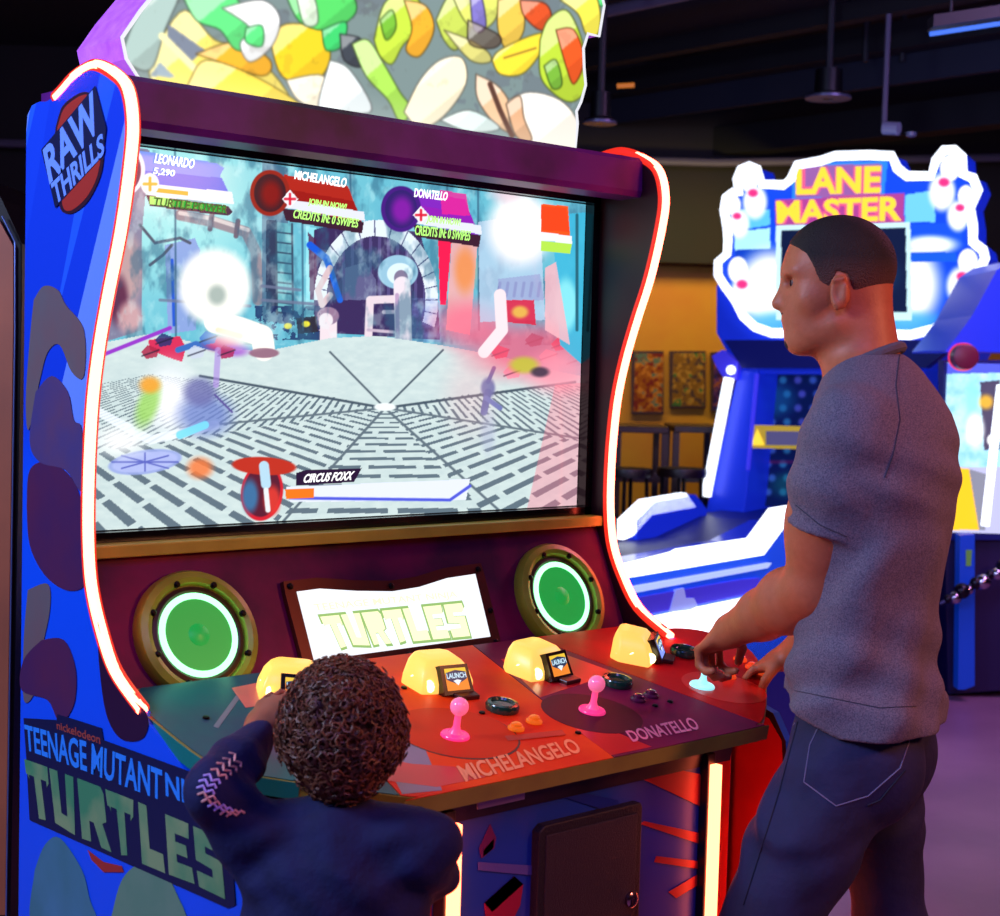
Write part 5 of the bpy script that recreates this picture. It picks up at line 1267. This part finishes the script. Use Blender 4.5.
# stitched back pocket and seams lie on the cloth: project strokes on to the jeans mesh
from mathutils.bvhtree import BVHTree
def bvh(o):
    w = np.array(wmat(o)); vs = [tuple(v.co[i]+0 for i in range(3)) for v in o.data.vertices]
    M_ = wmat(o); return BVHTree.FromPolygons([tuple(M_@v.co) for v in o.data.vertices], [tuple(p.vertices) for p in o.data.polygons])
def onmesh(bv, px, py):
    r = ray(px,py); L = np.linalg.norm(r); hit = bv.ray_cast(Vector(tuple(CAM)), Vector(tuple(r/L)))
    return (np.array(hit[0]), np.array(hit[1])) if hit[0] is not None else None
bj = bvh(jn)
def stroke(name, pts, r, m, par, bv, n=10):
    out = []
    for (a,b),(c,d_) in zip(pts[:-1],pts[1:]):
        for k in range(n):
            t = k/n; h_ = onmesh(bv, a+(c-a)*t, b+(d_-b)*t)
            if h_: out.append(h_[0]+h_[1]*(.0006 if h_[1]@FW<0 else -.0006))
    if len(out)>2: return MB().tube(out, r, 6).build(name, m, par, smooth=True)
m_st = mat('pale_denim_stitch',(120,116,150),.8); m_dst = mat('dark_denim_seam',(16,18,46),.8)
stroke('pocket_stitch', [(820,724),(810,745),(804,782),(836,806),(868,796),(900,768),(908,745),(910,736)], .0011, m_st, jn, bj)
stroke('pocket_stitch', [(821,726),(860,736),(910,738)], .0011, m_st, jn, bj)
stroke('seam', [(798,722),(780,790),(758,860),(742,910)], .0013, m_dst, jn, bj); stroke('seam', [(776,722),(786,732),(796,722)], .0012, m_st, jn, bj)
stroke('seam', [(905,770),(880,800),(866,806)], .0018, m_dst, jn, bj)
for a,nm in ((aL,'shoe'),(aR,'shoe')):
    Sh = Field(a-np.array([.25,.25,.12]), a+np.array([.25,.25,.12]), .006)
    b0 = np.array([a[0],a[1],.05]); Sh.ell(b0+Fm*.01,(.055,.042,.045),TF,0); Sh.cone(b0+Fm*.02,b0+Fm*.16-Zup*.012,.042,.036,.03); Sh.ell(b0+Fm*.06-Zup*.02,(.15,.045,.035),TF,.02)
    gz = np.meshgrid(*[Sh.lo[i]+Sh.h*np.arange(Sh.n[i]) for i in range(3)], indexing='ij')[2]
    Sh.f = np.maximum(Sh.f, (.003-gz).astype(np.float32)); Sh.build(nm, mat('dark_shoe_leather',(30,26,30),.5), man, 1)
bs_ = bvh(sh_o)
stroke('shoulder_seam', [(900,352),(896,385),(900,420),(893,455),(884,480)], .0011, mat('shirt_seam',(60,58,74),.9), sh_o, bs_)
stroke('hem_stitch', [(792,690),(840,700),(880,708),(920,706)], .0009, mat('shirt_seam',(60,58,74),.9), sh_o, bs_)
stroke('sleeve_stitch', [(796,505),(820,525),(850,538)], .0009, mat('shirt_seam',(60,58,74),.9), sh_o, bs_)

# ------------------------------------------------------------------ CHILD
kh = P(342,733,2.20)                                     # head centre
kf = unit(fwH*.96 - rtH*.10 + Zup*.0); KF = frame(kf, Zup); KR = -KF[1]
kid = empty('person', (P(335,900,2.10)[0],P(335,900,2.10)[1],0), 'small curly-haired child in a navy long-sleeved top, seen from behind at the controls', 'person')
m_kskin = mat('brown_skin', (160,96,66), .5, noise=(50,(146,84,56),.3)); m_navytop = mat('navy_jersey', (8,12,58), .85, noise=(30,(12,18,76),.3), bump=(50,.3))
m_curl = mat('dark_brown_curls', (134,74,42), .5, noise=(30,(70,38,26),.3))
lo = kh-np.array([.42,.42,kh[2]]); hi = kh+np.array([.42,.42,.2])
Kb = Field(lo,hi,.0048)
q_ = lambda f,l,u: kh+KF[0]*f+KF[1]*l+KF[2]*u
Kb.ell(q_(0,0,.010),(.088,.074,.080),KF,0); Kb.ell(q_(.030,0,-.040),(.052,.052,.050),KF,.03); Kb.cone(q_(.062,0,-.062),q_(.064,0,-.060),.014,.014,.015)
Kb.cone(q_(.082,0,-.008),q_(.092,0,-.022),.007,.009,.008); Kb.ell(q_(.072,.024,-.002),(.012,.012,.008),KF,.006,True); Kb.ell(q_(.072,-.024,-.002),(.012,.012,.008),KF,.006,True); Kb.ell(q_(.076,0,-.046),(.010,.016,.006),KF,.004)
for sd in (1,-1): Kb.ell(q_(-.004,sd*.076,-.020),(.015,.007,.024),KF,.005)
knb = kh-Zup*.135-KF[0]*.025
Kb.cone(q_(-.02,0,-.05),knb,.038,.042,.02)
ksL = P(252,836,2.16); ksR = P(424,846,2.16); keL = P(214,790,2.13); kwL = P(258,737,2.26)
keR = P(430,872,2.22); kwR = P(400,798,2.40)
ktc = P(332,880,2.17)
Kb.cone(knb-Zup*.02,ksL,.032,.034,.02); Kb.cone(knb-Zup*.02,ksR,.032,.034,.02); Kb.cone(knb,ktc+fwH*.01,.040,.06,.02)
ktc = P(332,880,2.17); Kb.cone(ktc+fwH*.01,np.array([ktc[0],ktc[1],.52])+fwH*.01,.060,.060,.03)
Kb.chain([ksL,keL],[.034,.029],.02); Kb.chain([keL,kwL],[.028,.021],.01); Kb.chain([ksR,keR],[.034,.029],.02); Kb.chain([keR,kwR],[.028,.021],.01)
hand(Kb, kwL, unit(P(272,704,2.30)-kwL), -fwH*.8-rtH*.4, -rtH, (.5,.6,.4), .0072, .8)
hand(Kb, kwR, unit(J2-kwR+Zup*.02), Zup, -rtH, (.5,.6,.4), .0068, .72)
for sd in (-1,1):
    hp = np.array([ktc[0],ktc[1],.54])+rtH*sd*.055; kn = hp*np.array([1,1,0])+Zup*.30; an = hp*np.array([1,1,0])+Zup*.06
    Kb.chain([hp,kn,an],[.058,.042,.030],.02); Kb.cone(an,an+KF[0]*.09-Zup*.03,.028,.024,.01)
kb = Kb.build('body', m_kskin, kid)
# top
Kt = Field(np.minimum.reduce([ksL,ksR,keL,keR,kwL])*np.array([1,1,0])-np.array([.14,.14,-.45]), np.maximum.reduce([ksL,ksR,keL,keR,kwR,kwL])+np.array([.14,.14,.08]), .0045)
KT = frame(fwH,Zup)
Kt.ell(P(336,885,2.18),(.095,.135,.13),KT,0); Kt.ell(P(334,980,2.18),(.10,.130,.20),KT,.04); Kt.ell(P(334,1060,2.18),(.105,.135,.16),KT,.03)
Kt.cone(knb-Zup*.022,ksL,.046,.048,.04); Kt.cone(knb-Zup*.022,ksR,.046,.048,.04); Kt.cone(knb-Zup*.028,ktc,.056,.085,.04)
Kt.cone(ksL,keL,.047,.041,.02); Kt.chain([keL,keL+(kwL-keL)*.5,keL+(kwL-keL)*.93],[.040,.036,.029],.012)
Kt.cone(ksR,keR,.047,.040,.02); Kt.chain([keR,keR+(kwR-keR)*.92],[.039,.029],.012)
g = np.meshgrid(*[Kt.lo[i]+Kt.h*np.arange(Kt.n[i]) for i in range(3)], indexing='ij')
lat = dotg(g,ktc,rtH); up_ = g[2]-ktc[2]
Kt.f += (.0035*np.sin(lat*70+up_*35+2*np.sin(up_*25))*.8 + .0035*np.sin(up_*95-lat*40)*np.exp(-((np.abs(lat)-.09)/.04)**2)).astype(np.float32)
Kt.f = np.maximum(Kt.f, (.50-g[2]).astype(np.float32))
kt = Kt.build('long_sleeved_top', m_navytop, kid, 2)
MB().tube([knb+Zup*.006-fwH*.010+rtH*.058*math.cos(a)+fwH*(.054*math.sin(a)+.0)-Zup*.012*(-math.sin(a)) for a in np.linspace(0,2*math.pi,29)[:-1]], .0065, 8, closed=True).build('collar', mat('black_rib_collar',(10,8,20),.85), kt, smooth=True)
kp = Field(ktc*np.array([1,1,0])-np.array([.2,.2,0]), ktc*np.array([1,1,0])+np.array([.2,.2,.58]), .006)
for sd in (-1,1):
    hp = np.array([ktc[0],ktc[1],.50])+rtH*sd*.055; kp.chain([hp,hp*np.array([1,1,0])+Zup*.3,hp*np.array([1,1,0])+Zup*.07],[.078,.060,.050],.02)
kp.build('trousers', mat('dark_grey_trousers',(40,40,52),.8), kid, 1)
for sd in (-1,1):
    b0 = np.array([ktc[0],ktc[1],.045])+rtH*sd*.055; Sh = Field(b0-np.array([.16,.16,.06]),b0+np.array([.18,.18,.08]),.005)
    Sh.cone(b0,b0+KF[0]*.09-Zup*.01,.034,.030,.02); gz = np.meshgrid(*[Sh.lo[i]+Sh.h*np.arange(Sh.n[i]) for i in range(3)], indexing='ij')[2]
    Sh.f = np.maximum(Sh.f,(.002-gz).astype(np.float32)); Sh.build('shoe', mat('dark_shoe_leather',(30,26,30),.5), kid, 1)
# printed stripes of lettering down the left sleeve
bk = bvh(kt); m_slv = mat('salmon_print',(240,170,160),.7); m_slw = mat('lilac_print',(200,170,240),.7)
rows = [((222,762),(246,748),(256,744)),]
path = [tuple(p) for p in catmull([(247,762),(232,758),(216,768),(206,784),(208,802),(220,812),(236,814)],5)]
rs = random.Random(4)
letters = [((216,752),(236,747),(240,752)),]
def zig(cx,cy,dx,dy,w,m):
    pts = []; n = 5
    for k in range(n): t = (k/(n-1)-.5)*w; s_ = (-1)**k*2.2; pts.append((cx+dx*t-dy*s_, cy+dy*t+dx*s_))
    stroke('sleeve_print', pts, .0017, m, kt, bk, 3)
for i,(cx,cy,ang,m_) in enumerate(((236,760,20,m_slv),(231,765,15,m_slv),(225,769,10,m_slv),(220,774,0,m_slv),(213,779,-5,m_slw),(209,784,-8,m_slw),(207,790,-10,m_slw),(208,796,-14,m_slv),(212,802,-20,m_slv),(218,806,-25,m_slw),(224,809,-30,m_slw),(230,812,-35,m_slv),(236,813,-40,m_slv))):
    a = math.radians(ang+35); zig(cx,cy,math.cos(a),math.sin(a),20,m_)
# hair: a mass of curls
rc = np.random.RandomState(5)
Hc = Field(kh-.15, kh+.16, .0042)
Hc.ell(q_(-.006,0,.018),(.084,.078,.082),KF,0); Hc.ell(q_(-.028,0,-.022),(.066,.068,.070),KF,.02)
hair = Hc.build('hair', m_curl, kid, 1)
cur = MB(); N = 2100
for i in range(N):
    z = rc.uniform(-.95,1); ph = rc.uniform(0,2*math.pi); s_ = math.sqrt(1-z*z)
    dvec = KF[0]*s_*math.cos(ph)+KF[1]*s_*math.sin(ph)+KF[2]*z
    f_ = dvec@KF[0]
    if f_>.35 and z<.2: continue
    if z<-.4 and f_>-.1: continue
    c = q_(-.012,0,.004)+KF[0]*(dvec@KF[0])*.090+KF[1]*(dvec@KF[1])*(.084 if z>-.2 else .084-.03*(-.2-z))+KF[2]*z*.098+dvec*rc.uniform(-.004,.006)
    t1 = unit(np.cross(dvec,rc.randn(3))); t2 = np.cross(dvec,t1); rr = rc.uniform(.0045,.0085); hh = rc.uniform(.006,.013); tr = rc.uniform(1.1,1.9); p0 = rc.uniform(0,6.28)
    pts = [c+t1*rr*math.cos(p0+a*2*math.pi*tr)+t2*rr*math.sin(p0+a*2*math.pi*tr)+dvec*(a-.3)*hh for a in np.linspace(0,1,9)]
    cur.tube(pts, [.0006]+[.0017]*7+[.0006], 4, cap=False)
cu_o = cur.build('curls', m_curl, hair, smooth=True)
# ================================================================== LIGHT
def area(name, loc, target, size, rgb, power, size_y=None):
    l = bpy.data.lights.new(name,'AREA'); l.energy = power; l.color = rgb; l.size = size
    if size_y: l.shape = 'RECTANGLE'; l.size_y = size_y
    o = bpy.data.objects.new(name,l); COL.objects.link(o); o.location = tuple(loc)
    d = Vector(tuple(np.array(target)-np.array(loc))); o.rotation_euler = d.to_track_quat('-Z','Y').to_euler(); return o
area('blue_ceiling_lamp', G(-2.9,1.3,2.9), G(-.9,2.7,1.2), .8, (.45,.62,1.0), 95)
area('deep_blue_lamp', G(-.6,.2,3.4), G(0,2.6,1.0), .8, (.12,.20,1.0), 22)
area('violet_ceiling_lamp', G(1.0,.2,3.4), G(.9,3.0,1.0), 1.0, (.55,.34,1.0), 20)
area('warm_side_lamp', G(2.7,1.7,2.3), G(.8,2.75,1.3), .4, (1.0,.32,.16), 34)
area('pink_floor_lamp', G(3.2,5.6,3.6), G(2.2,5.6,0), 1.4, (1.0,.26,.55), 60)
area('wall_washer', G(1.2,BK-1.1,2.75), G(1.3,BK,1.3), 2.4, (1.0,.78,.20), 26, .3)
area('game_room_lamp', G(3.0,6.0,3.5), G(2.6,8.0,1.2), 1.0, (.3,.4,1.0), 30)
area('cool_roof_lamp', G(1.5,4.2,2.4), G(2.0,6.5,3.7), 1.4, (.4,.45,1.0), 40)
area('rust_fill', G(-2.4,1.4,3.0), G(-1.1,3.3,1.1), .5, (1.0,.6,.5), 10)  # added fill for the brown panel at the left edge, no fixture
w = bpy.data.worlds.new('world'); SC.world = w; w.use_nodes = True
w.node_tree.nodes['Background'].inputs[0].default_value = (.02,.02,.05,1); w.node_tree.nodes['Background'].inputs[1].default_value = .5
SC.view_settings.view_transform = 'Standard'; SC.view_settings.look = 'None'; SC.view_settings.gamma = 1; SC.view_settings.exposure = .12
SC.view_settings.use_curve_mapping = False
